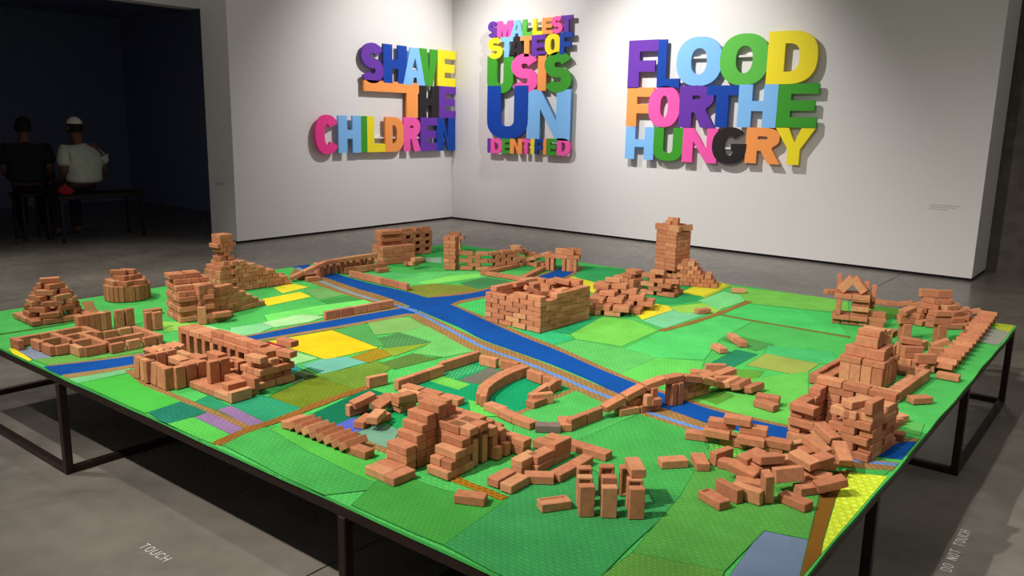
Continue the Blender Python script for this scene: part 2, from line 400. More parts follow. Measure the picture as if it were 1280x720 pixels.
# near left
P_([(288, 507), (327, 494), (377, 511), (360, 519), (331, 528)], (24, 146, 96), (96, 196, 150), w=.012, h=.010)
P_([(272, 513), (287, 507), (330, 528), (315, 535)], (138, 104, 150))
P_([(240, 523), (263, 515), (307, 538), (288, 544)], (138, 104, 150))
P_([(185, 516), (225, 502), (262, 515), (208, 531)], (12, 116, 90), (96, 186, 150), w=.012, h=.010)
P_([(243, 503), (262, 494), (287, 508), (270, 513)], (24, 140, 90), (90, 190, 140), w=.012, h=.010)
P_([(82, 474), (160, 459), (168, 465), (94, 480)], (104, 190, 120))
P_([(94, 480), (168, 466), (227, 502), (182, 517)], (62, 184, 56), (100, 206, 70), w=.05, h=.016, gap=.010)
P_([(208, 531), (242, 522), (288, 544), (268, 556)], (74, 190, 64))
P_([(278, 556), (318, 537), (345, 533), (482, 592), (470, 612), (400, 620)], (60, 168, 68))
P_([(338, 537), (362, 529), (450, 568), (490, 585), (470, 604), (440, 592), (380, 562)], (72, 186, 62), (160, 218, 50), w=.022, h=.014, gap=.007)
P_([(388, 519), (460, 486), (487, 495), (475, 520), (453, 527), (413, 534)], (0, 112, 74), (6, 122, 82))
P_([(418, 533), (442, 522), (460, 538), (443, 545)], (70, 90, 196), (110, 124, 214), w=.012)
P_([(448, 541), (470, 531), (500, 535), (488, 562), (463, 553)], (104, 160, 130), (150, 176, 150), w=.010)
P_([(475, 520), (510, 505), (530, 530), (500, 540)], (14, 160, 80))
# walled garden
P_([(500, 483), (545, 467), (600, 453), (645, 468), (690, 490), (660, 522), (600, 520), (560, 505)], (2, 152, 92), (4, 160, 98))
P_([(543, 471), (588, 456), (610, 460), (560, 477)], (24, 150, 80), (120, 214, 140), w=.014, h=.012)
P_([(573, 476), (612, 460), (637, 467), (597, 481)], (100, 100, 84))
P_([(530, 475), (550, 470), (588, 481), (573, 488)], (96, 190, 62), (130, 214, 80), w=.012)
P_([(585, 500), (615, 508), (640, 520), (590, 522)], (82, 196, 66))
P_([(692, 491), (700, 476), (717, 485)], (4, 150, 84))
P_([(693, 500), (722, 488), (762, 503), (800, 517), (700, 560), (640, 545), (645, 520)], (64, 176, 74), (96, 206, 100), w=.012)
P_([(700, 560), (800, 518), (870, 540), (885, 560), (850, 622), (760, 600)], (58, 164, 66))
P_([(470, 604), (485, 590), (560, 615), (632, 627), (555, 682), (520, 668), (440, 632)], (60, 160, 54), (44, 130, 48), w=.014, h=.011, gap=.0055)
P_([(632, 627), (700, 565), (760, 600), (850, 622), (829, 646), (784, 687), (745, 727), (700, 760), (555, 682)], (50, 152, 74))
P_([(850, 622), (829, 646), (790, 692), (905, 715), (955, 664), (1010, 675), (1024, 618), (1040, 596), (990, 580), (900, 574), (884, 562)], (76, 158, 56))
P_([(790, 692), (745, 727), (820, 790), (895, 740), (905, 715)], (86, 150, 50), (110, 180, 70), w=.013, h=.011)
# --- rivers and banks
bank('river_bank', [(375, 326), (405, 342), (440, 356), (480, 370), (512, 380)], [(362, 345), (395, 356), (430, 368), (458, 376), (490, 386)], BRN, BRN2)
bank('river_bank', [(526, 390), (563, 408), (603, 426), (645, 441), (690, 458), (740, 479), (778, 494), (830, 510), (881, 529), (960, 552), (1060, 570), (1130, 580)],
     [(510, 395), (554, 419), (594, 440), (640, 456), (690, 477), (722, 490), (752, 503), (802, 519), (857, 537), (930, 560), (1040, 582), (1120, 589)], BRN, BRN2)
bank('river_bank', [(561, 378), (607, 397), (652, 416), (700, 435), (745, 455), (800, 478), (860, 499), (905, 513), (980, 531), (1060, 545), (1150, 549)],
     [(561, 390), (607, 406), (652, 426), (700, 446), (745, 466), (800, 488), (860, 509), (905, 522), (980, 540), (1060, 554), (1146, 558)], BRN, BRN2)
bank('river_bank', [(538, 371), (575, 366), (605, 361), (655, 349), (686, 340), (706, 332)], [(560, 385), (578, 379), (610, 372), (665, 361), (712, 347), (730, 333)], BRN, BRN2)
bank('river_bank', [(512, 382), (500, 384), (387, 404), (300, 421), (167, 443.5), (60, 457)], [(512, 395), (500, 397), (417, 412), (300, 432), (167, 460), (85, 474)], (150, 118, 66), BRN2)
bank('river', [(382, 330), (418, 342), (460, 354), (508, 365), (535, 373), (560, 380), (605, 400), (650, 420), (700, 440), (745, 460), (800, 482), (860, 503), (905, 517), (978, 534), (1060, 549), (1150, 553)],
     [(362, 333), (403, 346), (440, 359), (480, 371), (512, 383), (528, 390), (573, 409), (603, 424.5), (640, 438), (690, 456), (740, 477), (776, 494), (824, 509), (881, 528), (950, 545), (1050, 564), (1128, 575)], BLUE, BLUE2, w=.014, h=.009)
bank('river', [(530, 373), (575, 369), (605, 363.5), (655, 351), (688, 341), (708, 332)], [(560, 383), (576, 376), (608, 370), (663, 358), (708, 346), (724, 333)], BLUE, BLUE2, w=.014, h=.009)
bank('river', [(530, 382), (500, 386), (387, 406), (300, 423), (167, 445.6), (55, 459)], [(520, 392), (500, 394), (417, 409), (300, 429), (167, 456), (72, 470)], BLUE, BLUE2, w=.014, h=.009)
strip('narrow_canal', [(372, 335), (393, 348), (427, 362), (460, 373), (493, 382), (520, 389)], .034, (120, 150, 160), (150, 170, 170))
strip('narrow_canal', [(510, 386), (528, 394.5), (558, 410.5), (585, 425), (612, 438), (646, 450), (672, 460), (706, 474.5), (746, 491.5), (769, 500), (808, 515), (841, 526), (880, 538), (940, 554.5), (1040, 573), (1135, 583)], .026, LBL, LBL2)
strip('narrow_canal', [(488, 381), (510, 386.5), (532, 396)], .03, (70, 120, 205), LBL2)
# --- footpaths
strip('footpath', [(160, 463), (180, 479), (200, 488), (233, 502), (267, 516), (312, 536)], .03, BRN, BRN2)
strip('footpath', [(270, 556), (310, 538), (350, 525), (400, 505), (440, 491), (475, 480)], .045, (140, 88, 26), (170, 116, 50))
strip('footpath', [(440, 545), (463, 557), (490, 567)], .035, BRN, BRN2)
strip('footpath', [(565, 598), (600, 612), (631, 624)], .034, (168, 112, 10), (120, 60, 10))
strip('footpath', [(690, 499), (722, 486)], .03, BRN, BRN2)
strip('footpath', [(643, 519), (665, 510)], .026, BRN, BRN2)
strip('footpath', [(826, 414), (860, 405), (897, 393), (937, 377)], .04, (146, 106, 30), BRN2)
strip('footpath', [(897, 393), (940, 401), (993, 410), (1062, 422)], .028, (110, 116, 40), (150, 130, 60))
strip('footpath', [(880, 372), (912, 357)], .03, (170, 180, 40))
strip('footpath', [(109, 377), (114, 388), (126, 400)], .06, BRN, BRN2)
strip('footpath', [(-20, 421), (47, 411), (117, 399)], .018, (70, 120, 40))
strip('footpath', [(1085, 560), (1140, 550)], .02, BRN, BRN2)
# ------------------------------------------------------------------ bricks
BL, BW, BT = .095, .046, .028
ZB = TZ+.0034
def brick_mat():
    M = bpy.data.materials.new('terracotta'); M.use_nodes = True; N = M.node_tree.nodes; Lk = M.node_tree.links; B = N['Principled BSDF']
    oi = N.new('ShaderNodeObjectInfo'); cr = N.new('ShaderNodeValToRGB'); e = cr.color_ramp.elements
    e[0].position = 0; e[0].color = srgb(160, 102, 72); e[1].position = 1; e[1].color = srgb(190, 138, 98)
    for p, c in ((.3, (179, 118, 83)), (.55, (172, 110, 80)), (.8, (186, 126, 90))): x = e.new(p); x.color = srgb(*c)
    Lk.new(oi.outputs['Random'], cr.inputs[0])
    tc = N.new('ShaderNodeTexCoord'); ad = N.new('ShaderNodeVectorMath'); ad.operation = 'ADD'
    sc = N.new('ShaderNodeVectorMath'); sc.operation = 'SCALE'; sc.inputs['Scale'].default_value = 9
    cb = N.new('ShaderNodeCombineXYZ'); Lk.new(oi.outputs['Random'], cb.inputs[0]); Lk.new(cb.outputs[0], sc.inputs[0])
    Lk.new(tc.outputs['Object'], ad.inputs[0]); Lk.new(sc.outputs[0], ad.inputs[1])
    nz = N.new('ShaderNodeTexNoise'); nz.inputs['Scale'].default_value = 45; nz.inputs['Detail'].default_value = 6; Lk.new(ad.outputs[0], nz.inputs['Vector'])
    mr = N.new('ShaderNodeMapRange'); mr.inputs[1].default_value = .3; mr.inputs[2].default_value = .72; mr.inputs[3].default_value = .8; mr.inputs[4].default_value = 1.1
    Lk.new(nz.outputs['Fac'], mr.inputs[0])
    vm = N.new('ShaderNodeVectorMath'); vm.operation = 'SCALE'; Lk.new(cr.outputs[0], vm.inputs[0]); Lk.new(mr.outputs[0], vm.inputs['Scale'])
    Lk.new(vm.outputs[0], B.inputs['Base Color']); B.inputs['Roughness'].default_value = .9; B.inputs['Specular IOR Level'].default_value = .15
    bp = N.new('ShaderNodeBump'); bp.inputs['Strength'].default_value = .25; bp.inputs['Distance'].default_value = .002
    Lk.new(nz.outputs['Fac'], bp.inputs['Height']); Lk.new(bp.outputs[0], B.inputs['Normal'])
    return M
M_brick = brick_mat()
def brick_mesh(name, frog, lx_=BL):
    bm = bmesh.new(); x, y, z = lx_/2-.0006, BW/2-.0006, BT/2-.0004
    box_bm(bm, -x, x, -y, y, -z, z); bm.normal_update()
    if frog:
        top = [f for f in bm.faces if f.normal.z > .9]
        r = bmesh.ops.inset_region(bm, faces=top, thickness=.009, depth=0)
        r = bmesh.ops.inset_region(bm, faces=top, thickness=.003, depth=-.005)
        ed = [e for e in bm.edges if abs(abs(e.verts[0].co.x)-x) < 1e-5 and abs(abs(e.verts[1].co.x)-x) < 1e-5 or abs(abs(e.verts[0].co.y)-y) < 1e-5 and abs(abs(e.verts[1].co.y)-y) < 1e-5]
        ed = [e for e in ed if all(abs(v.co.x) > x-1e-5 and abs(v.co.y) > y-1e-5 for v in e.verts)]
        bmesh.ops.bevel(bm, geom=ed, offset=.0022, segments=1, affect='EDGES')
    else: bevel(bm, .0019)
    me = mesh_of(name, bm); me.materials.append(M_brick); return me
ME_B, ME_F = brick_mesh('brick', False), brick_mesh('brick_with_frog', True)
ME_H = brick_mesh('half_brick', False, BW); ME_Q = brick_mesh('brick_slip', False, .026); ME_HE = brick_mesh('three_quarter_brick', False, .066)

RX90, RY90, RZ90 = Matrix.Rotation(R(90), 3, 'X'), Matrix.Rotation(R(90), 3, 'Y'), Matrix.Rotation(R(90), 3, 'Z')
# how the brick lies: local x extent, local y extent, height
MODE = {'flat': (Matrix.Identity(3), BL, BW, BT), 'edge': (RX90, BL, BT, BW), 'stand': (RX90 @ RY90 @ RX90 if False else (Matrix(((0, 1, 0), (0, 0, 1), (1, 0, 0)))), BW, BT, BL),
        'head': (RZ90, BW, BL, BT), 'ehead': (RZ90 @ RX90, BT, BL, BW), 'stand2': (Matrix(((0, 0, -1), (0, 1, 0), (1, 0, 0))), BT, BW, BL)}

def put(t, x, y, z, yaw, mode='flat', rx=0, ry=0, me=None, zc=None):
    """one brick: x, y of its middle, z of its lowest point above the cloth, yaw and tilts in degrees about its own axes"""
    b0, ex, ey, ez = MODE[mode]
    rot = Matrix.Rotation(R(yaw), 3, 'Z') @ Matrix.Rotation(R(ry), 3, 'Y') @ Matrix.Rotation(R(rx), 3, 'X')
    rr = rot @ b0
    half = abs(rot[2][0])*ex/2+abs(rot[2][1])*ey/2+abs(rot[2][2])*ez/2
    o = bpy.data.objects.new('brick', me or ME_B); COL.objects.link(o)
    wl = Vector((x, y, ZB+(z+half if zc is None else max(zc, half))))
    if t is not None: o.parent = t; o.location = wl-Vector(t.location)
    else: o.location = wl
    o.rotation_euler = rr.to_euler()
    return o

class Fr:
    """frame on the table: x along the visible foot of a wall, y away from the viewer"""
    def __init__(s, p0, p1=None, yaw=None):
        s.o = Vector(p0); s.len = 0
        if yaw is None:
            d = Vector(p1)-s.o; s.len = d.length; yaw = math.degrees(math.atan2(d.y, d.x))
        s.yaw = yaw; c, n = math.cos(R(yaw)), math.sin(R(yaw)); s.x = Vector((c, n)); s.y = Vector((-n, c))
        s.sg = 1
        if s.y.dot(s.o) < 0: s.y = -s.y; s.sg = -1
    def p(s, a, b): return s.o+s.x*a+s.y*b
def V(u, v, z=0):
    p = at(u, v, ZB+z); return Vector((p.x, p.y))
def fpx(u0, v0, u1, v1): return Fr(V(u0, v0), V(u1, v1))

def lay(t, f, a, b, z, mode='flat', ang=0, rx=0, ry=0, me=None, jit=1):
    p = f.p(a, b); j = 1.6*jit
    return put(t, p.x+random.uniform(-.001, .001)*jit, p.y+random.uniform(-.001, .001)*jit, z, f.yaw+ang+random.uniform(-j, j), mode, rx, ry, me)
def course(t, f, a0, a1, b, z, mode='flat', gap=.001, keep=None, jit=1, half=False):
    l = MODE[mode][1]; n = max(1, round((a1-a0+gap)/(l+gap)))
    st = (a1-a0)/n
    for i in range(n):
        a = a0+st*(i+.5)
        if keep and not keep(i, a): continue
        lay(t, f, a, b, z, mode, jit=jit)
def wallc(t, f, a0, a1, n, mode='flat', b=None, gap=.001, hfun=None, z0=0, jit=1, bond=True, skip=0.0):
    """running-bond wall, n courses, its face on the line y = 0"""
    _, l, d, h = MODE[mode]
    if b is None: b = d/2
    for k in range(n):
        off = (l+gap)/2 if (bond and k % 2) else 0
        a = a0+l/2+off
        while a <= a1-l/2+.012:
            if (hfun is None or k < hfun((a-a0)/max(1e-6, a1-a0))) and random.random() >= skip:
                lay(t, f, a, b, z0+k*h, mode, jit=jit)
            a += l+gap
        if off and (hfun is None or k < hfun(0)): lay(t, f, a0+BW/2, b, z0+k*h, mode, me=ME_H, jit=jit) if mode == 'flat' and gap < .01 else None
def ring(t, f, lx_, ly_, n, z0=0, gap=.001, hs=None, mode='flat', jit=1, skip=0.0):
    """four walls of running bond round a lx_ x ly_ plan (front wall on y = 0); hs = height in courses for each wall as function of position"""
    _, l, d, h = MODE[mode]
    for k in range(n):
        e = k % 2
        for s in range(4):
            L_ = lx_ if s % 2 == 0 else ly_
            a0, a1 = (0, L_) if (s % 2 == 0) == (e == 0) else (d+.001, L_-d-.001)
            m_ = max(1, round((a1-a0+gap)/(l+gap))); st = (a1-a0)/m_
            if st < l*.8: st = l+.001; m_ = max(1, int((a1-a0+.02)/st))
            for i in range(m_):
                q = a0+((a1-a0)-st*m_)/2+st*(i+.5)
                if hs and k >= hs[s](q/L_): continue
                if random.random() < skip: continue
                if s == 0: lay(t, f, q, d/2, z0+k*h, mode, jit=jit)
                elif s == 2: lay(t, f, q, ly_-d/2, z0+k*h, mode, jit=jit)
                elif s == 1: lay(t, f, lx_-d/2, q, z0+k*h, mode, ang=90, jit=jit)
                else: lay(t, f, d/2, q, z0+k*h, mode, ang=90, jit=jit)
def solid(t, f, a0, a1, b0, b1, z, mode='flat', jit=1, gap=.0005):
    """one filled layer"""
    _, l, d, h = MODE[mode]
    na = max(1, round((a1-a0)/l)); nb = max(1, round((b1-b0)/d))
    for i in range(na):
        for j in range(nb): lay(t, f, a0+(a1-a0)*(i+.5)/na, b0+(b1-b0)*(j+.5)/nb, z, mode, jit=jit)
def run(t, px, mode='edge', z=0, gap=.001, jit=1.0, zs=None, b=None):
    """low wall of bricks laid end to end along a line of foot points (pixels of the photograph, on the cloth)"""
    pts = [V(*p) for p in px]
    for i in range(len(pts)-1):
        f = Fr(pts[i], pts[i+1]); l = MODE[mode][1]; n = max(1, round(f.len/(l+gap))); st = f.len/n
        for k in range(n): lay(t, f, st*(k+.5), MODE[mode][2]/2 if b is None else b, z, mode, jit=jit)
def bl(t, u0, v0, u1, v1, z=0, mode='flat', rx=0, ry=0, me=None, back=True):
    """single brick: the two pixels bound its lower front edge"""
    f = Fr(V(u0, v0, z), V(u1, v1, z)); p = f.p(f.len/2, MODE[mode][2]/2 if back else 0)
    return put(t, p.x, p.y, z, f.yaw, mode, rx, ry, me)
W0 = Fr((0, 0), yaw=0)
def deckline(t, pts, mode='flat', gap=.002, jit=1):
    """single file of bricks following a rising and falling line; z is the underside"""
    seg = [(Vector(pts[i]), Vector(pts[i+1])) for i in range(len(pts)-1)]; tot = sum((b-a).length for a, b in seg)
    n = max(1, round(tot/(BL+gap)))
    for i in range(n):
        d = tot*(i+.5)/n
        for a, b in seg:
            L_ = (b-a).length
            if d <= L_+1e-6: break
            d -= L_
        p = a.lerp(b, min(1, d/L_)); v = b-a
        put(t, p.x, p.y, 0, math.degrees(math.atan2(v.y, v.x))+random.uniform(-1, 1)*jit, mode, 0, -math.degrees(math.atan2(v.z, v.to_2d().length)), None, p.z+MODE[mode][3]/2)
def thing(name, uv, label, cat='brick building', group=None):
    p = V(*uv); return empty(name, (p.x, p.y, ZB), label, cat, group)
def loose(o, label, group=None):
    return tag(o, label, 'brick', group)

# ---- beehive dome on a brick frame, far left
t = thing('brick_dome', (66, 396), 'beehive brick dome with open gaps on a square brick plinth, far left corner')
f = fpx(15.6, 396.7, 42.7, 409.8)
for (a0, a1, b, m) in ((0, .30, .024, 'flat'), (0, .30, .285, 'flat')): course(t, f, a0, a1, b, 0, m)
for a in (.024, .276):
    for b in (.095, .19, ): lay(t, f, a, b+.012, 0, 'flat', 90)
c = f.p(.15, .155)
rad = [.112, .112, .104, .094, .080, .060, .036, .0]; cnt = [5, 5, 5, 5, 4, 3, 2, 1]
for k, (r_, n) in enumerate(zip(rad, cnt)):
    for i in range(n):
        a = 2*math.pi*(i+(k % 2)*.5)/n+.25
        put(t, c.x+r_*math.cos(a), c.y+r_*math.sin(a), k*BT+(.0), math.degrees(a)+90 if r_ > .001 else 70, 'flat')
lay(t, f, .10, .07, BT, 'flat', 12, jit=3); lay(t, f, .27, .10, BT, 'flat', 70, ry=-3)

# ---- small round building of upright bricks
t = thing('round_brick_hut', (161, 378), 'small round brick hut of upright bricks with domed top, far left edge')
c = V(162, 373)+Vector((-.02, .0)); n = 26
for i in range(n):
    a = 2*math.pi*i/n; put(t, c.x+.108*math.cos(a), c.y+.108*math.sin(a), 0, math.degrees(a)+90+random.uniform(-2, 2), 'stand' if i % 7 == 3 else 'stand2')
for i in range(7):
    a = 2*math.pi*i/7+.2; put(t, c.x+.082*math.cos(a), c.y+.082*math.sin(a), BL, math.degrees(a)+(90 if i % 2 else 60), 'flat', rx=random.uniform(-4, 4))
for i in range(4):
    a = 2*math.pi*i/4+.5; put(t, c.x+.05*math.cos(a), c.y+.05*math.sin(a), BL+BT, math.degrees(a)+80, 'flat')
put(t, c.x, c.y+.01, BL+2*BT, 40, 'flat'); put(t, c.x-.01, c.y-.04, BL+2*BT, 46, 'flat')
# ---- single bricks beyond it
loose(bl(None, 180, 395, 206, 391), 'lone flat brick lying left of the stepped brick castle')

# ---- maze of low walls
t = thing('low_wall_maze', (100, 440), 'maze-like compound of low brick walls by the left end of the canal', 'brick walls')
for (ax, c_, a0, a1) in (('x', 1.575, -4.175, -3.94), ('x', 1.655, -3.95, -3.82), ('x', 2.012, -4.05, -3.79), ('x', 1.685, -4.22, -4.0), ('x', 1.772, -4.1, -3.84), ('x', 1.84, -4.24, -4.05), ('x', 1.52, -4.25, -4.17),
    ('y', -4.235, 1.53, 1.83), ('y', -3.95, 1.585, 1.65), ('y', -3.835, 1.665, 1.76), ('y', -3.80, 1.76, 2.0), ('y', -4.05, 1.85, 2.0), ('y', -4.11, 1.59, 1.84), ('y', -3.985, 1.69, 1.77), ('y', -3.9, 1.79, 1.98)):
    n = max(1, round((a1-a0)/BL)); st = (a1-a0)/n
    for i in range(n):
        a = a0+st*(i+.5)
        lay(t, W0, a if ax == 'x' else c_, c_ if ax == 'x' else a, 0, 'edge', 0 if ax == 'x' else 90, me=None if st > .08 else ME_HE, jit=.6)
for i in range(6): lay(t, W0, -4.262, 1.835+i*.0285, 0, 'stand2', 90)
for (x, y) in ((-4.245, 2.035), (-4.24, 2.085), (-4.09, 2.11), (-4.06, 2.145)): lay(t, W0, x, y, 0, 'stand', 90, ry=random.uniform(-2, 2), jit=2)

# ---- left fort with leaning uprights and colonnade
t = thing('brick_fort', (250, 480), 'open brick fort with leaning upright bricks, colonnade and stepped tower, near left')
for i, (r_, m) in enumerate(((3, 'stand'), (-3, 'stand'), (-6, 'stand2'), (5, 'stand'), (2, 'stand'))):
    lay(t, W0, (-3.345, -3.292, -3.255, -3.205, -3.152)[i], 1.672, 0, m, rx=-3, ry=r_)
lay(t, W0, -3.116, 1.675, 0, 'stand2')
for y in (1.715, 1.765, 1.815): lay(t, W0, -3.10, y, 0, 'stand', 90, rx=0, jit=.5)
for y in (1.72, 1.77, 1.82): lay(t, W0, -3.352, y, 0, 'stand', 90)
# inner floor of stacked flat bricks
solid(t, W0, -3.32, -3.13, 1.75, 1.95, 0); solid(t, W0, -3.30, -3.13, 1.82, 1.97, BT)
for x, y, a in ((-3.25, 1.80, 0), (-3.16, 1.80, 90), (-3.22, 1.87, 0), (-3.2, 1.95, 0), (-3.05, 1.90, 90), (-3.05, 1.95, 0)): lay(t, W0, x, y, 2*BT, 'flat', a)
solid(t, W0, -3.1, -3.0, 1.87, 1.97, 0); solid(t, W0, -3.1, -3.0, 1.87, 1.97, BT)
# colonnade: uprights under a double row of lintels, running to the tower
for i in range(10):
    x = -3.585+i*.067
    lay(t, W0, x, 2.02, 0, 'stand2'); lay(t, W0, x, 2.075, 0, 'stand2')
for y in (2.02, 2.068): course(t, W0, -3.60, -2.93, y, BL, 'flat')
course(t, W0, -3.33, -2.95, 2.03, BL+BT, 'flat')
for i in range(5): lay(t, W0, -3.575, 1.85+.034*i, 0, 'edge', rx=22)
course(t, W0, -3.5, -3.36, 1.93, 0, 'edge')
# front terrace
solid(t, W0, -3.075, -2.80, 1.742, 1.885, 0)
lay(t, W0, -2.785, 1.79, 0, 'edge', 90, jit=.3); lay(t, W0, -2.86, 1.82, BT, 'flat', 90); lay(t, W0, -2.92, 1.86, BT, 'flat'); lay(t, W0, -2.83, 1.87, BT, 'edge')
lay(t, W0, -2.985, 1.80, BT, 'stand', 90, jit=.5); lay(t, W0, -2.985, 1.85, BT, 'stand', 90)
# stepped tower at the right end
for k in range(4): solid(t, W0, -2.97, -2.83, 1.90+.01*k, 2.09, k*BT, 'flat' if k % 2 else 'head', jit=2)
solid(t, W0, -2.97, -2.88, 1.98, 2.08, 4*BT, 'flat'); lay(t, W0, -2.85, 2.06, 4*BT, 'flat', 12); lay(t, W0, -2.90, 2.11, 5*BT, 'flat', 6)
lay(t, W0, -2.87, 1.93, 4*BT, 'flat', 8)

# ---- stepped castle, far left
t = thing('stepped_brick_castle', (235, 400), 'blocky brick castle with stepped wall falling away to the right, far left of the table')
f = fpx(208, 393.5, 224, 404)
g = fpx(224, 404, 253, 399)
n = 8
bq = Fr(f.p(0, 0), yaw=f.yaw)
for k in range(9):
    x1 = .235 if k < 6 else .2-.03*(k-6)
    solid(t, bq, 0 if k < 7 else .04, x1, .0+.008*(k % 2), .2 if k < 8 else .15, k*BT, 'flat' if k % 2 else 'head', jit=1.6)
d = Fr(V(251, 401), V(330, 381.5))
wallc(t, d, 0, d.len, 7, 'flat', hfun=lambda s: 7.2*(1-s)+1, jit=2); wallc(t, d, .02, d.len-.05, 6, 'head', b=.09, hfun=lambda s: 6.6*(1-s)+1, jit=2)
p = V(253, 405); put(t, p.x, p.y, 0, 60, 'stand'); run(t, [(258, 405), (286, 400)], 'flat'); bl(t, 282, 400, 293, 394)
put(t, p.x+.03, p.y+.1, BT, 80, 'flat')

# ---- pagoda tower with stair wall
t = thing('brick_pagoda_tower', (277, 366), 'tall brick tower with wide stacked cap and long stepped wall, behind the castle')
f = fpx(262, 366, 291, 366.5); f = Fr(f.p(-.05, .03), yaw=0); 
f = Fr(V(254, 362), yaw=2)
for k in range(8):
    s_ = .19-.006*k if k < 5 else .15-.02*(k-5)
    o_ = (.19-s_)/2; solid(t, f, o_, o_+s_, o_, o_+s_, k*BT, 'flat' if k % 2 else 'head', jit=2)
cx_, cy_ = .095, .095
for k, w2 in enumerate((.05, .095, .19, .095, .095)):
    z = (8+k)*BT
    if w2 < .08: lay(t, f, cx_, cy_, z, 'flat')
    elif w2 < .1: solid(t, f, cx_-.047, cx_+.047, cy_-.047, cy_+.047, z, 'flat' if k % 2 else 'head')
    else: solid(t, f, cx_-.07, cx_+.07, cy_-.07, cy_+.07, z, 'flat')
d = Fr(V(292, 365), V(364, 354.5))
wallc(t, d, 0, d.len, 7, 'head', hfun=lambda s: 7*(1-s)+.8, jit=2.0); wallc(t, d, .0, d.len, 6, 'flat', b=.12, hfun=lambda s: 6.5*(1-s)+.6, jit=2)

# ---- aqueduct / ramp bridge at the back left
t = thing('brick_footbridge', (410, 345), 'long low brick footbridge over the river at the back left', 'brick bridge')
f = Fr(V(362, 352), V(467, 335)); L_ = f.len
def zp(u, v, z): p = V(u, v); return (p.x-.0, p.y+.02, z)
deckline(t, [zp(360, 352, .005), zp(380, 350, .045), zp(404, 346, .085), zp(436, 341, .09), zp(468, 336, .09)], 'flat')
for i in range(9):
    a = L_*(.36+.64*i/8); lay(t, f, a, .03, 0, 'stand2' if i % 3 else 'ehead', jit=2)
    if i % 3 == 0: lay(t, f, a, .03, BW, 'ehead')
for a in (.17, .24): lay(t, f, a*L_, .025, 0, 'flat')

loose(bl(None, 387, 352, 398, 351), 'single brick at the foot of the long low footbridge')

# ---- apartment blocks at the back
t = thing('window_block', (490, 325), 'brick apartment block with rows of window gaps, at the back edge')
f = Fr((-4.66-.19*math.cos(R(-17)), 4.29-.19*math.sin(R(-17))), yaw=-17)
for k in range(5): solid(t, f, 0, .19, 0, .28, k*BT, 'flat' if k % 2 else 'head', jit=.6)
for k in range(4): solid(t, f, .0, .14, .02, .2, (5+k)*BT, 'head' if k % 2 else 'flat', jit=.6)
g = Fr((-4.865, 4.60), yaw=80)
for k in range(7):
    if k % 2 == 0: course(t, g, 0, .385, .023, k*BT, 'flat', jit=.5)
    else:
        for i in range(4):
            for a in (.0, .047): lay(t, g, .0+.0965*i+(.012 if a == 0 else .084), .023, k*BT, 'flat', me=ME_H if False else ME_Q, jit=.3)
    course(t, g, 0, .385, .072, k*BT, 'flat', jit=.5)
for i in range(4): lay(t, g, .048+.096*i, .048, 7*BT, 'flat' if i % 2 else 'head', jit=2)
tag(t)
t = thing('low_brick_heap', (525, 329), 'small heap of bricks in front of the windowed apartment block', 'brick heap')
bl(t, 509, 333, 520, 332); bl(t, 514, 333, 528, 330, BT); bl(t, 522, 330, 534, 327); bl(t, 518, 328, 530, 326, 2*BT)
t = thing('river_bank_wall', (470, 352), 'low brick wall bending along the far river bank', 'brick walls')
run(t, [(436, 346), (508, 363.5)], 'edge'); run(t, [(433, 343), (484, 336)], 'edge'); bl(t, 475, 341, 484, 340)
t = thing('canal_bank_wall', (450, 392), 'straight low brick wall where the canal meets the river', 'brick walls')
run(t, [(407, 400), (493, 384)], 'edge')

# ---- slim tower and leaning post at the back
t = thing('slim_brick_tower', (562, 337), 'slim square brick tower near the back corner')
f = Fr(V(554, 337), yaw=25)
for k in range(9): solid(t, f, 0, .095, 0, .095, k*BT, 'flat' if k % 2 else 'head', jit=2)
t = thing('leaning_brick_post', (574, 318), 'leaning brick post half hidden behind the slim tower')
p = V(574, 318); put(t, p.x, p.y, 0, 30, 'flat'); put(t, p.x-.01, p.y, BT, 20, 'stand', ry=-8); put(t, p.x-.02, p.y+.02, BT+.094, 30, 'flat', ry=6); put(t, p.x-.07, p.y+.02, BT+.122, 30, 'flat', ry=4)

# ---- perforated zigzag wall
t = thing('perforated_brick_wall', (605, 338), 'crumbling perforated brick wall with stepped top at the back', 'brick walls')
f = fpx(575, 337.5, 612, 338.5); wallc(t, f, 0, f.len, 5, 'flat', gap=.022, hfun=lambda s: 4+1.2*s, jit=2)
f = fpx(612, 338.5, 657, 333); wallc(t, f, 0, f.len, 5, 'flat', gap=.02, hfun=lambda s: 5.6-2*s, jit=2)
for (u, v, z, y) in ((632, 331, .09, 20), (640, 328, .06, 70), (650, 326, .07, 40), (657, 324, .04, 10), (663, 325, .03, 50), (645, 327, .10, 0), (655, 330, .0, 30), (662, 327, 0, 80), (648, 329, .03, 60)):
    p = V(u, v); put(t, p.x, p.y, z, y, 'flat', rx=random.uniform(-12, 12))
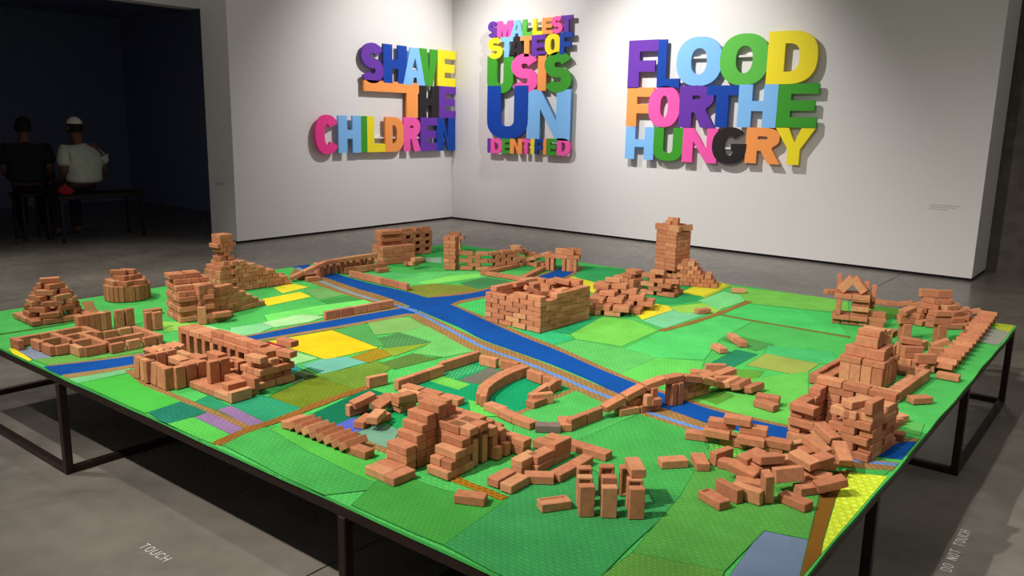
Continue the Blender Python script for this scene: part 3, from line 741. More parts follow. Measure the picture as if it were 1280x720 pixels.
# ---- small gate bridge
t = thing('brick_gate_bridge', (705, 340), 'small arched brick gate bridge over the right river branch', 'brick bridge')
f = Fr(V(684, 338), V(718, 340)); Lf = f.len
for a in (.0, .035, .125, .16, Lf-.03, Lf): lay(t, f, a, .02, 0, 'stand2'); lay(t, f, a, .075, 0, 'stand2')
course(t, f, -.03, Lf+.03, .02, BL, 'flat'); course(t, f, -.03, Lf+.03, .072, BL, 'flat')
lay(t, f, .10, .05, BL+BT, 'edge'); lay(t, f, .2, .05, BL+BT, 'edge', 20, ry=8); lay(t, f, .15, .02, BL+BT, 'edge')
g = Fr(V(652, 331), V(684, 337)); 
for i in range(4):
    a = .03+i*g.len/4; lay(t, g, a, .03, .01+.026*i, 'flat', ry=-16); lay(t, g, a, .03, 0, 'ehead' if i > 1 else 'flat')
t = thing('corner_bank_wall', (655, 350), 'V-shaped low brick wall enclosing a green patch beside the gate bridge', 'brick walls')
run(t, [(606, 344), (650, 334)], 'flat'); run(t, [(606, 344.5), (654, 352)], 'flat'); run(t, [(654, 352), (686, 336)], 'flat')

# ---- central square fort
t = thing('square_brick_fort', (674, 416), 'square roofless brick fort filled with rubble, middle of the table')
f = fpx(606, 401, 674, 416.5)
hs = [lambda s: 6.2 if s > .55 else (5.2 if s > .2 else 6), lambda s: 6.2 if s < .8 else 5.3, lambda s: 7.2 if s > .5 else 6.2, lambda s: 6.3 if s < .4 else 7]
ring(t, f, .40, .46, 8, hs=hs, jit=2.6, skip=.03)
ring(t, Fr(f.p(.047, .047), yaw=f.yaw), .306, .366, 5, hs=[lambda s: 4.5]*4, jit=2)
for i in range(16): lay(t, f, random.uniform(.1, .3), random.uniform(.1, .36), random.choice((0, .03, .06, .09)), 'flat', random.uniform(0, 180), rx=random.uniform(-18, 18), ry=random.uniform(-18, 18))
lay(t, f, .17, .21, .14, 'flat', 60, ry=24); lay(t, f, .22, .26, .15, 'flat', 130, ry=-18); lay(t, f, .10, .34, .16, 'flat', 80, rx=8); lay(t, f, .20, .40, .185, 'flat', 6); lay(t, f, .29, .43, .185, 'flat', 12); lay(t, f, .25, .38, .19, 'flat', 30, ry=10)
lay(t, f, .05, .23, .175, 'flat', 88); lay(t, f, .045, .33, .18, 'flat', 84); lay(t, f, .35, .25, .175, 'flat', 95)
t = thing('collapsed_brick_ramp', (775, 398), 'collapsed ramp of loose brick courses sloping down from the square fort', 'brick heap')
f = fpx(737, 391, 806, 397)
for j in range(7):
    wallc(t, f, -.02, .26+.02*j, 6, 'flat', b=-.02+j*.052, gap=.014, hfun=lambda s, j=j: (1.6+.75*j)*(1-.75*s)+.4, jit=4)

# ---- tall square tower with staircase
t = thing('tall_brick_tower', (843, 355), 'tallest square brick tower with doorway and flared top, back of the table')
f = Fr((-2.854, 5.276), yaw=-14)
for k in range(13):
    ring(t, f, .19, .16, 1, z0=k*BT, jit=2, hs=[(lambda s, k=k: 0 if (k < 3 and s > .55) else 1), (lambda s: 1), (lambda s: 1), (lambda s: 1)])
    if k % 2: solid(t, f, .05, .14, .05, .11, k*BT, 'head')
for a in (.03, .09, .16): lay(t, f, a, .015, 13*BT, 'edge')
lay(t, f, .18, .05, 13*BT, 'edge', 90, rx=-10); lay(t, f, .18, .12, 13*BT, 'edge', 90, rx=-10); lay(t, f, .02, .1, 13*BT, 'edge', 90); lay(t, f, .09, .15, 13*BT, 'edge')
lay(t, f, .09, .05, 13*BT+.0, 'stand', 8); lay(t, f, .13, .06, 13*BT, 'stand', 8); lay(t, f, .05, .10, 13*BT, 'flat'); lay(t, f, .09, .06, 14.6*BT, 'head')
d = Fr(V(845, 356.5), V(897, 360.5))
wallc(t, d, 0, d.len, 6, 'head', hfun=lambda s: 6.3*(1-s)+.8, jit=1.5); wallc(t, d, 0, d.len, 6, 'head', b=.13, hfun=lambda s: 6.3*(1-s)+.8, jit=1.5)
t = thing('brick_block', (790, 364), 'small solid brick block with stepped top left of the tall tower')
f = fpx(765, 358.5, 793, 365.5)
for k in range(4): solid(t, f, .0 if k < 3 else .06, .20, 0, .11, k*BT, 'flat' if k % 2 else 'head')
solid(t, f, .1, .2, .02, .11, 4*BT, 'flat')
t = thing('ruined_brick_stack', (835, 371), 'ruined openwork brick wall in front of the tall tower', 'brick walls')
f = fpx(800, 367, 842, 372.5); wallc(t, f, 0, f.len, 6, 'flat', gap=.022, hfun=lambda s: 5.6 if s < .55 else 2.6, jit=3)
wallc(t, f, .03, f.len, 5, 'flat', b=.075, gap=.02, hfun=lambda s: 4.6 if s < .6 else 3, jit=3)
g = fpx(842, 372.5, 853, 366); wallc(t, g, 0, g.len+.03, 2, 'flat', gap=.02, jit=3)
lay(t, f, .2, .05, 3*BT, 'flat', 14); lay(t, f, .05, .12, 3*BT, 'flat', 60)
# ---- loose bricks on the right-hand fields
loose(bl(None, 914, 366, 932, 367), 'lone brick near the back edge right of the tall tower')
loose(bl(None, 873, 393, 889, 391.5), 'lone brick beside the brown path crossing, right of the yellow field')
loose(bl(None, 888, 436, 899, 442), 'shorter lone brick left of the pair laid end to end on the light green field')
f = Fr(V(908, 422), V(931, 439)); L2 = f.len
for i, n_ in enumerate(('far', 'near')):
    p = f.p(.05+.096*i, .02); loose(put(None, p.x, p.y, 0, f.yaw, 'flat'), n_+' brick of the pair laid end to end on the light green field')

# ---- arched temple
t = thing('brick_temple', (1070, 408), 'brick temple with open porch and pointed gable, back right')
f = Fr(V(1039, 404.5), V(1082, 409)); Lf = f.len
for k in range(2): solid(t, f, 0, .19, 0, .14, k*BT, 'flat' if k % 2 else 'head')
for b in (.02, .12): lay(t, f, .03, b, 2*BT, 'stand2')
for k in range(5): solid(t, f, .10, .19, 0, .14, (2+k)*BT, 'flat' if k % 2 else 'head') if k < 4 else None
zt_ = 2*BT+BL
for b in (.02, .07, .12): lay(t, f, .05, b, zt_, 'flat'); lay(t, f, .145, b, zt_+.0, 'flat')
for b in (.03, .09):
    lay(t, f, .062, b, zt_+BT, 'edge', ry=-50, jit=0); lay(t, f, .128, b, zt_+BT, 'edge', ry=50, jit=0)
lay(t, f, .02, .12, zt_+BT, 'stand2'); lay(t, f, .17, .12, zt_+BT-.03, 'stand2'); lay(t, f, .21, .12, zt_-.02, 'stand2')
lay(t, f, -.01, .12, zt_-.0, 'flat', 30)
lay(t, f, .23, .05, 0, 'flat'); lay(t, f, .23, .10, 0, 'flat'); lay(t, f, .24, .05, BT, 'flat'); lay(t, f, .24, .1, BT, 'flat'); lay(t, f, .235, .06, 2*BT, 'flat')
for b in (.05, .1): lay(t, f, .21, .12+b*.4, 3*BT, 'stand2')

# ---- row of tilted bricks along the back right edge and the shingled row along the right edge
t = thing('tilted_brick_row', (1160, 388), 'row of tilted bricks along the back edge by the right corner', 'brick row')
f = Fr(V(1097, 380.5), V(1222, 396)); n = 9
for i in range(n): lay(t, f, f.len*(i+.5)/n, .02, .0, 'flat', 12*(i % 2), ry=-14 if i > 1 else 0, jit=3)
t = thing('shingled_brick_row', (1215, 435), 'long shingled row of overlapping bricks along the right edge of the cloth', 'brick row')
f = Fr(V(1185, 474), V(1222, 432)); g = Fr(V(1222, 432), V(1246, 400))
lay(t, f, .0, 0, 0, 'head', 0)
n = 15
for i in range(n):
    s = (i+1)/n; tot = f.len+g.len; a = s*tot
    p = f.p(a, 0) if a < f.len else g.p(a-f.len, 0); yw = f.yaw if a < f.len else g.yaw
    put(t, p.x-.045, p.y-.01, .012, yw+random.uniform(-3, 3), 'head', rx=0, ry=18)
    put(t, p.x-.05, p.y+.04, .0, yw+random.uniform(-3, 3), 'head')

# ---- amphitheatre of curved steps
t = thing('brick_amphitheatre', (1180, 412), 'half-round stepped pile of bricks in the back right corner', 'brick steps')
c = V(1168, 400); 
for k in range(5):
    r_ = .20-.036*k; n = max(3, int(math.pi*1.15*r_/.1))
    for i in range(n):
        a = R(-150)+R(200)*(i+.5+(k % 2)*.3)/n
        put(t, c.x+r_*math.cos(a), c.y+r_*math.sin(a), k*BT, math.degrees(a)+90+random.uniform(-4, 4), 'flat')
        if r_ > .06: put(t, c.x+(r_-.05)*math.cos(a), c.y+(r_-.05)*math.sin(a), max(0, k-1)*BT if k else 0, math.degrees(a)+90, 'flat')
put(t, c.x-.05, c.y-.03, 5*BT, 40, 'edge'); put(t, c.x+.03, c.y+.01, 5*BT, 45, 'edge'); put(t, c.x, c.y+.03, 5*BT, 42, 'flat')
t = thing('brick_pillar', (1131, 427), 'square brick pillar with slanted cap left of the half-round steps', 'brick pillar')
p = V(1131, 427); put(t, p.x, p.y+.01, 0, 40, 'stand'); put(t, p.x-.02, p.y+.03, 0, 40, 'stand'); put(t, p.x-.01, p.y+.02, BL, 50, 'edge'); put(t, p.x-.01, p.y+.03, BL+BW, 70, 'flat', ry=-9)
t = thing('brick_pillar', (1175, 428), 'pale square brick pillar with flat cap in front of the half-round steps', 'brick pillar')
p = V(1175, 428); put(t, p.x, p.y+.01, 0, 40, 'stand'); put(t, p.x-.02, p.y+.03, 0, 40, 'stand'); put(t, p.x-.01, p.y+.02, BL, 40, 'edge'); put(t, p.x-.01, p.y+.02, BL+BW, 40, 'flat')
t = thing('brick_drum', (1137, 461), 'stubby rounded brick drum on angled uprights, right of the stepped pyramid', 'brick pillar')
p = V(1138, 459)+Vector((-.02, .03))
for i in range(5):
    a = R(-110+50*i); put(t, p.x+.038*math.cos(a), p.y+.038*math.sin(a), 0, math.degrees(a)+90, 'stand' if False else 'edge', rx=0)
for k in range(2): put(t, p.x-.02, p.y+.02, BW+k*BT, 40, 'flat'); put(t, p.x+.015, p.y-.015, BW+k*BT, 42, 'flat')
put(t, p.x, p.y, BW+2*BT, 30, 'flat', ry=5)
t = thing('brick_mushroom', (1161, 468), 'T-shaped stack: brick on edge balanced on an angled brick', 'brick pillar')
p = V(1157, 467)+Vector((-.01, .01)); put(t, p.x, p.y, 0, 85, 'edge'); put(t, p.x-.01, p.y+.02, 0, 20, 'edge'); put(t, p.x, p.y, BW, 40, 'edge')
loose(bl(None, 1163, 446, 1185, 447, 0, 'edge'), 'brick on its long edge in front of the pale pillar')
loose(bl(None, 1168, 438, 1182, 439, 0, 'flat', ry=-24), 'tilted brick leaning behind the one on edge near the pale pillar')
loose(bl(None, 1150, 440, 1160, 436, 0, 'edge'), 'short-looking brick on edge between the two square pillars')
t = thing('brick_pair_stack', (1110, 432), 'low two-brick stack behind the stepped pyramid', 'brick heap')
bl(t, 1098, 433, 1113, 432, 0, 'edge'); bl(t, 1098, 425, 1118, 420, BW, 'flat', ry=-8); bl(t, 1112, 424, 1126, 416, 0, 'flat')
loose(bl(None, 1146, 506, 1162, 505), 'lone brick near the right edge beside the stepped pyramid')

# ---- stepped pyramid inside a low square wall
t = thing('stepped_brick_pyramid', (1092, 480), 'stepped brick pyramid standing inside a low square brick wall, right side')
f = Fr(V(1123, 504), V(1151, 470)); o = f.o
q = Fr(o-Vector((.38, -.02)), yaw=-3)     # front-left corner of the enclosure
for (a0, a1, b) in ((0, .38, .014), (0, .38, .44)): course(t, q, a0, a1, b, 0, 'edge')
for a in (.014, .366):
    for b in (.08, .178, .276, .374): lay(t, q, a, b, 0, 'edge', 90)
for a in (.05, .33):
    for b in (.12, .22, .32): lay(t, q, a, b, 0, 'flat', 90)
pc = Fr(q.p(.085, .12), yaw=q.yaw)
def tier(x0, x1, y0, y1, z):
    # tier of uprights on edge round a filled core
    w_, d_ = x1-x0, y1-y0
    nb = max(1, round(w_/BW)); 
    for i in range(nb):
        lay(t, pc, x0+w_*(i+.5)/nb, y0+.014, z, 'stand'); lay(t, pc, x0+w_*(i+.5)/nb, y1-.014, z, 'stand')
    nd = max(1, round((d_-.056)/BW))
    for i in range(nd):
        for a in (x0+.014, x1-.014): lay(t, pc, a, y0+.028+(d_-.056)*(i+.5)/nd, z, 'stand', 90)
for i in range(4): lay(t, pc, .024+.047*i, .014, 0, 'stand'); lay(t, pc, .024+.047*i, .186, 0, 'stand')
for i in range(3):
    for a in (.014, .176): lay(t, pc, a, .052+.048*i, 0, 'stand', 90)
z = BL
solid(t, pc, .0, .19, .0, .2, z-.03, 'flat') if False else None
course(t, pc, -.004, .194, .02, z, 'flat'); course(t, pc, -.004, .194, .18, z, 'flat'); course(t, pc, .0, .19, .07, z, 'flat'); course(t, pc, .0, .19, .125, z, 'flat')
z += BT
for b in (.034, .166): course(t, pc, .02, .17, b, z, 'edge')
for a in (.034, .156):
    for b in (.08, .12): lay(t, pc, a, b, z, 'edge', 90)
solid(t, pc, .05, .14, .05, .15, z, 'flat')
z += BW
for b in (.05, .08, .12, .15): lay(t, pc, .095, b, z, 'edge')
solid(t, pc, .05, .14, .05, .15, z+BW, 'flat')

# ---- ruined tower
t = thing('ruined_brick_tower', (1050, 570), 'ruined roofless brick tower with a broken front, near right by the river')
f = fpx(981, 548, 1083.7, 579.5)
fb = lambda s: 7.6
ring(t, f, .30, .25, 9, gap=.014, jit=3,
     hs=[lambda s: 4.5 if s < .3 else (.6 if s < .55 else 5.4), lambda s: 5.6+.5*s, lambda s: 6.2 if s > .15 else 5.5, lambda s: 4.6+1.4*s])
bl(t, 1005, 549, 1020, 552, .0, 'flat', ry=-10); bl(t, 1016, 545, 1036, 556, .045, 'flat', ry=16); bl(t, 1008, 548, 1034, 560, .02, 'flat', ry=20)
lay(t, f, .24, .03, 5*BT, 'flat', 30); lay(t, f, .22, .06, 6*BT, 'flat', 70); lay(t, f, .16, .06, .0, 'flat', 40, ry=18)
lay(t, f, .285, .05, 6*BT, 'edge', 90)

# ---- broken wall in front of the river
t = thing('broken_brick_wall', (925, 565), 'stepped openwork brick wall along the near river bank left of the ruined tower', 'brick walls')
for (u0, v0, u1, v1, k) in ((860, 550, 885, 553, 0), (900, 556, 931, 562, 0), (944, 566, 977, 572, 0), (880, 546, 909, 551, 1), (921, 555, 954, 561, 1), (957, 559, 984, 564, 1), (885, 534, 917, 539, 2), (925, 542, 957, 547, 2), (905, 530, 937, 535, 3)):
    bl(t, u0, v0, u1, v1, k*BT, 'flat')

# ---- rubble in front of the ruined tower: every brick loose
gr = 'fallen bricks in front of the ruined tower'
RUB = [
 (872.5, 624, 897.5, 639, 0, 'flat', 0, 0, 1, 'leftmost fallen brick lying flat at the front of the rubble heap'),
 (893, 616, 920, 631, 0, 'edge', 0, 0, 0, 'large brick on its long edge at the left front of the rubble heap'),
 (921, 624, 941, 631, 0, 'edge', 6, 0, 0, 'brick on edge wedged beside the large one at the rubble front'),
 (955, 632, 966, 632, 0, 'stand2', 8, -6, 0, 'narrow brick propped nearly upright at the front of the rubble heap'),
 (973, 628, 1003, 641, 0, 'flat', 0, 0, 1, 'flat fallen brick nearest the front of the rubble, right of the propped one'),
 (1006, 621, 1028, 618, 0, 'flat', 0, 0, 0, 'flat brick at the rubble edge beside the brown strip'),
 (1028, 618, 1054, 618, .012, 'flat', 0, -14, 0, 'tilted brick resting on the brown strip at the right end of the rubble'),
 (966, 606, 1007, 604, .03, 'edge', -8, -3, 0, 'big pale brick on edge lying across the middle of the rubble heap'),
 (943, 597, 982, 589, .028, 'flat', 5, 0, 0, 'brick in the middle of the rubble heap just left of the big pale one'),
 (907, 594, 943, 605, .012, 'flat', 10, 8, 0, 'slanting brick at the left middle of the rubble heap'),
 (929, 586, 963, 576, .045, 'flat', 0, -6, 0, 'dark-ended brick raised at the back left of the rubble heap'),
 (898, 586, 930, 592, 0, 'flat', 0, 0, 0, 'flat brick under the raised one at the left of the rubble'),
 (944, 587, 987, 581, .055, 'flat', -6, 4, 0, 'long brick lying high across the rubble heap'),
 (982, 576, 1014, 592, .055, 'flat', 8, 4, 0, 'diagonal brick pointing at the viewer on top of the rubble heap'),
 (1014, 590, 1046, 582, .05, 'flat', 6, -4, 0, 'pale broad brick on top of the rubble heap below the tower breach'),
 (1032, 563, 1054, 592, .03, 'flat', 0, 22, 0, 'brick sliding down steeply at the foot of the tower corner'),
 (1006, 604, 1030, 609, .01, 'flat', 12, 0, 0, 'brick tucked under the pale broad one in the rubble'),
 (1022, 592, 1040, 590, .01, 'flat', 0, 10, 0, 'half-hidden brick behind the right end of the rubble'),
 (986, 571, 1003, 568, 0, 'edge', 0, 0, 1, 'hollow-faced brick on edge showing its recess at the end of the openwork wall'),
 (1002, 563, 1027, 573, .045, 'flat', 0, 16, 0, 'brick sliding out of the tower breach above the rubble'),
 (1004, 577, 1036, 569, .03, 'flat', 10, 0, 0, 'wide dark brick between the tower breach and the rubble top'),
 (896, 583, 915, 576, 0, 'edge', 0, 0, 0, 'brick standing on edge alone behind the left of the rubble'),
 (867, 589, 888, 590, 0, 'flat', 0, 0, 0, 'short-looking loose brick left of the rubble heap, seen end on'),
 (827, 587, 861, 585, 0, 'flat', 0, 0, 0, 'lone flat brick farthest left of the rubble heap'),
 (940, 600, 970, 604, 0, 'flat', 0, 0, 0, 'buried brick at the rubble base left of the big pale brick'),
 (975, 598, 1005, 600, 0, 'flat', 0, 0, 0, 'buried brick under the big pale brick in the rubble'),
 (1000, 590, 1030, 588, .0, 'flat', 0, 0, 0, 'buried brick under the pale broad brick in the rubble'),
 (955, 588, 985, 590, .0, 'flat', 0, 0, 0, 'buried brick beneath the long high brick in the rubble'),
 (925, 612, 950, 616, 0, 'flat', 0, 0, 0, 'low brick behind the propped upright one in the rubble'),
 (975, 585, 1005, 582, .025, 'flat', 0, 0, 0, 'half-buried brick just behind the diagonal brick in the rubble'),
]
for (u0, v0, u1, v1, z, md, rx, ry, fg, lab) in RUB:
    if md in ('flat', 'edge') and u0 == 867:
        f = Fr(V(u0, v0), V(u1, v1)); p = f.p(f.len/2, BL/2); o = put(None, p.x, p.y, 0, f.yaw+4, 'head')
    else: o = bl(None, u0, v0, u1, v1, z, md, rx, ry, ME_F if fg else None)
    loose(o, lab, gr)
for (u, v, y, lab) in ((1106, 535, 60, 'outer brick of the flat row right of the ruined tower'), (1112, 531, 60, 'second brick of the flat row right of the ruined tower'), (1119, 527, 60, 'third brick of the flat row right of the ruined tower'), (1113, 547, 5, 'dark brick lying right of the ruined tower by the river')):
    p = V(u, v); loose(put(None, p.x, p.y, 0, y, 'flat'), lab)

# ---- bridge over the big river
t = thing('arched_brick_bridge', (820, 510), 'humpbacked brick bridge on upright posts over the wide river', 'brick bridge')
deckline(t, [(-1.588, 2.59, .02), (-1.56, 2.66, .045), (-1.52, 2.77, .08), (-1.49, 2.83, .095), (-1.455, 2.94, .095), (-1.42, 3.03, .075), (-1.39, 3.24, .0)])
for (x, y) in ((-1.495, 2.80), (-1.46, 2.90), (-1.45, 2.932)): lay(t, W0, x, y, 0, 'stand2', 70)
# stepped abutments
g = Fr((-1.555, 2.645), (-1.465, 2.84)); course(t, g, 0, .2, .01, 0, 'edge' if False else 'flat'); lay(t, g, .13, .02, BT, 'ehead', 0) ; lay(t, g, .165, .015, BT, 'flat', 90); lay(t, g, .10, .03, BT, 'flat')
e = Fr((-1.435, 2.955), (-1.392, 3.17)); wallc(t, e, 0, e.len+.02, 3, 'flat', b=.03, hfun=lambda s: 3.4*(1-s)+.6, jit=1.5); lay(t, e, .02, .03, 0, 'stand2')
lw = thing('winding_low_wall', (730, 530), 'winding low brick wall leading up to the humpbacked bridge', 'brick walls')
deckline(lw, [(-1.612, 2.39, 0), (-1.605, 2.47, 0), (-1.594, 2.585, 0.0)], 'edge'); bl(lw, 699, 540, 716, 540, 0, 'head') ; 
# rubble past the bridge
gr2 = 'loose bricks right of the humpbacked bridge'
for (u0, v0, u1, v1, z, md, rx, ry, lab) in (
 (869, 472, 883, 473, 0, 'flat', 0, 0, 'loose brick at the left of the small cluster right of the bridge'),
 (884, 468, 906, 468, 0, 'edge', 0, 0, 'loose brick on edge at the back of the small cluster right of the bridge'),
 (882, 478, 902, 475, 0, 'flat', 0, 0, 'flat loose brick in the middle of the small cluster right of the bridge'),
 (900, 484, 914, 484, 0, 'edge', 0, 0, 'loose brick with raised end, nearest of the cluster right of the bridge'),
 (904, 475, 917, 473, .02, 'flat', 0, -10, 'upper loose brick leaning in the cluster right of the bridge'),
 (906, 491, 931, 482, .006, 'flat', -20, -6, 'first of three leaning bricks in a slanted row right of the bridge'),
 (919, 494, 944, 484, .006, 'flat', -20, -6, 'second of three leaning bricks in a slanted row right of the bridge'),
 (934, 496, 960, 488, 0, 'flat', -10, -4, 'third of three leaning bricks in a slanted row right of the bridge'),
 (941, 508, 966, 516, 0, 'flat', 0, 0, 'front brick of the pair lying side by side by the far river bank'),
 (946, 502, 971, 506, .012, 'flat', 0, 0, 'rear brick of the pair lying side by side by the far river bank')):
    loose(bl(None, u0, v0, u1, v1, z, md, rx, ry), lab, gr2)

# ---- walled garden
t = thing('garden_wall', (560, 470), 'low brick wall enclosing the emerald garden beside the river', 'brick walls')
run(t, [(498, 489), (556, 469)], 'edge'); run(t, [(554, 466), (600, 451)], 'edge'); run(t, [(596, 456), (649, 467)], 'edge', jit=.5)
run(t, [(657, 474), (697, 489)], 'edge', jit=.5); run(t, [(688, 495), (697, 488)], 'edge')
run(t, [(668, 506), (688, 493)], 'edge'); bl(t, 667, 507, 689, 505, 0, 'edge'); bl(t, 664, 513, 690, 503, 0, 'flat'); 
run(t, [(500, 489), (573, 509)], 'flat'); run(t, [(496, 496), (545, 508)], 'flat')
bl(t, 460, 486, 487, 480, .0, 'edge')
for k in range(2): bl(t, 500, 509, 519, 503, k*BT, 'flat')
bl(t, 505, 516, 517, 511, .0, 'flat', rx=10); bl(t, 500, 507, 520, 500, 2*BT, 'flat', ry=4)
t = thing('curved_garden_wall', (630, 490), 'curved low brick wall round the circular emerald lawn', 'brick walls')
arc = smooth([tuple(V(*p)) for p in ((606, 508), (611, 497), (629, 484), (646, 476), (657, 472))], 6)
ln = [0]
for i in range(1, len(arc)): ln.append(ln[-1]+math.dist(arc[i], arc[i-1]))
d = .024
while d < ln[-1]:
    i = max(j for j in range(len(ln)) if ln[j] <= d); i = min(i, len(arc)-2); s = (d-ln[i])/(ln[i+1]-ln[i])
    x = arc[i][0]+(arc[i+1][0]-arc[i][0])*s; y = arc[i][1]+(arc[i+1][1]-arc[i][1])*s
    yw = math.degrees(math.atan2(arc[i+1][1]-arc[i][1], arc[i+1][0]-arc[i][0]))
    put(t, x-.015, y+.01, 0, yw, 'ehead' if False else 'edge'); put(t, x-.042, y+.018, 0, yw, 'edge')
    d += .094
for (u0, v0, u1, v1, z, lab) in ((602, 512, 627, 521, 0, 'first flat brick of the line below the curved garden wall'), (621, 521, 638, 529, 0, 'second flat brick of the line below the curved garden wall'), (640, 530, 661, 538, 0, 'third flat brick of the line below the curved garden wall'), (626, 528, 640, 532, 0, None)):
    if lab: loose(bl(None, u0, v0, u1, v1, z), lab, 'flat bricks in a line below the curved wall')
M_grey = mat('grey_fired_clay', srgb(112, 96, 88), .9, .15, 0, .2, 50, .15)
me_g = ME_B.copy(); me_g.materials.clear(); me_g.materials.append(M_grey)
loose(bl(None, 670, 541, 700, 542, 0, 'flat', me=me_g), 'single grey brick at the foot of the winding wall')

# ---- pond rubble
for (u0, v0, u1, v1, z, md, rx, ry, lab) in (
 (440, 534, 453, 537, 0, 'flat', 0, 0, 'pinkish brick lying alone at the pond edge on the blue patch'),
 (459, 531, 472, 533, 0, 'flat', 0, 0, 'lower brick of the two stacked in the pond'),
 (459, 530, 472, 531, BT, 'flat', 0, 0, 'upper brick of the two stacked in the pond'),
 (443, 520, 456, 516, 0, 'edge', 0, 0, 'small-looking brick end at the left of the pond rubble'),
 (452, 514, 468, 511, .03, 'flat', 0, -14, 'tilted brick at the back of the pond rubble'),
 (470, 512, 486, 512, .02, 'flat', 18, 0, 'steeply tilted brick between the pond stack and the garden wall'),
 (480, 519, 496, 513, .01, 'flat', 24, -10, 'leaning brick at the right of the pond rubble'),
 (484, 510, 503, 505, 0, 'flat', 0, 0, 'flat brick at the garden end of the pond rubble')):
    f = Fr(V(u0, v0, z), V(u1, v1, z)); p = f.p(f.len/2, .045)
    if md == 'flat': loose(put(None, p.x, p.y, z, 95+random.uniform(-25, 25), 'flat', rx, ry), lab, 'bricks tumbled by the pond')
    else: loose(bl(None, u0, v0, u1, v1, z, md, rx, ry), lab, 'bricks tumbled by the pond')

# ---- shingled row beside the pond
ords = ['first', 'second', 'third', 'fourth', 'fifth', 'sixth', 'seventh', 'eighth', 'ninth']
a0, a1 = V(352, 535), V(424, 565)
for i in range(9):
    p = a0.lerp(a1, i/8); o = put(None, p.x+.02, p.y+.045, 0 if i == 0 else .001, 90+random.uniform(-3, 3), 'flat', rx=0 if False else -(8 if i == 0 else 32))
    loose(o, ords[i]+' leaning brick, counted from the left, in the overlapping row beside the pond', 'overlapping row beside the pond')
loose(bl(None, 433, 567, 455, 575, 0), 'flat brick at the right end of the overlapping row beside the pond')

# ---- stepped ziggurat, foreground
t = thing('stepped_brick_ziggurat', (500, 605), 'tall stepped brick stair building in the left foreground')
hts = [1, 1, 3, 4, 6, 6, 6, 5, 4, 3]
for j, hh in enumerate(hts):
    y = 1.668+j*.0475
    for k in range(hh):
        lay(t, W0, -1.838, y, k*BT, 'flat')
        if j >= 5 and k < min(hh, 5): lay(t, W0, -1.742, y, k*BT, 'flat')
lay(t, W0, -1.767, 1.69, 0, 'head'); lay(t, W0, -1.83, 1.818, 5*BT-.028, 'flat') if False else None
lay(t, W0, -1.838, 1.835, 4*BT, 'flat'); lay(t, W0, -1.838, 1.82, 4*BT+.0, 'flat') if False else None
lay(t, W0, -1.835, 1.93, 6*BT, 'flat', 3); lay(t, W0, -1.82, 1.89, 6*BT, 'flat', 2)
for j, z in enumerate((4, 4, 3)): lay(t, W0, -1.70, 1.91+j*.05, z*BT, 'flat', 3)
for j in range(4): lay(t, W0, -1.68, 1.925+j*.047, 0, 'stand' if j < 2 else 'edge', 0, jit=.6)
for j in range(2): lay(t, W0, -1.70, 2.02+j*.047, BW, 'edge')
# side block
for k in range(2): solid(t, W0, -1.745, -1.65, 1.785, 1.905, k*BT, 'head' if k % 2 else 'flat')
solid(t, W0, -1.745, -1.65, 1.82, 1.91, 2*BT, 'flat'); solid(t, W0, -1.745, -1.66, 1.85, 1.91, 3*BT, 'flat')

# ---- low walls right of it
t = thing('low_foreground_wall', (660, 590), 'low brick wall zigzagging right of the stepped stair building', 'brick walls')
for k in range(2): course(t, W0, -1.79+.01*k, -1.585, 2.115, k*BT, 'flat', gap=.006)
course(t, W0, -1.60, -1.36, 2.26, 0, 'flat'); course(t, W0, -1.64, -1.5, 2.20, 0, 'flat')
for y in (2.05, 2.147, 2.22): lay(t, W0, -1.395, y, 0, 'flat', 90, jit=1.5) if y < 2.2 else None
lay(t, W0, -1.43, 1.97, 0, 'flat', 37)
for x, y in ((-1.463, 1.885), (-1.519, 1.89)): lay(t, W0, x, y, 0, 'flat', 90)
lay(t, W0, -1.512, 2.0, 0, 'flat', 90); lay(t, W0, -1.512, 1.999, BT, 'flat', 90)
for y in (2.05, 2.147): lay(t, W0, -1.488, y+.005, 0, 'flat', 90)
for k in (1,): lay(t, W0, -1.492, 2.06, k*BT, 'flat', 90)
lay(t, W0, -1.478, 2.15, BT, 'edge', 90)

# ---- nine uprights
yawn = Fr(V(725, 646), V(745, 646)).yaw
cols = ('left', 'middle', 'right'); rows = ('front', 'second', 'back')
TOP = {(0, 0): (734.6, 608.5), (0, 1): (763, 610), (0, 2): (797.5, 611.5), (1, 0): (732, 597), (1, 1): (762.5, 597), (1, 2): (794.7, 600), (2, 0): (731.4, 585.5), (2, 1): (759.5, 583.5), (2, 2): (785.5, 584.5)}
for (r_, c_), (u, v) in TOP.items():
    p = V(u, v, BL); fr_ = Fr(p, yaw=yawn); p = fr_.p(0, BT/2)
    o = put(None, p.x, p.y, 0, yawn+random.uniform(-3, 3)+180, 'stand', me=ME_F if (r_ > 0 and not (r_ == 1 and c_ == 1)) else None)
    loose(o, f'upright brick, {rows[r_]} row {cols[c_]} of the nine standing in rows', 'nine upright bricks in three rows')
p = V(797.5, 598, BL); fr_ = Fr(p, yaw=yawn); p = fr_.p(0, BL/2)
loose(put(None, p.x, p.y, BL, yawn+2, 'head'), 'brick lying flat on top of the right-hand upright bricks')
loose(bl(None, 570, 630, 602, 634), 'lone rounded brick on the front lawn left of the uprights, beside the dotted path')
loose(bl(None, 678, 642, 714, 637, me=ME_F), 'lone brick with a pressed recess lying just left of the nine uprights')
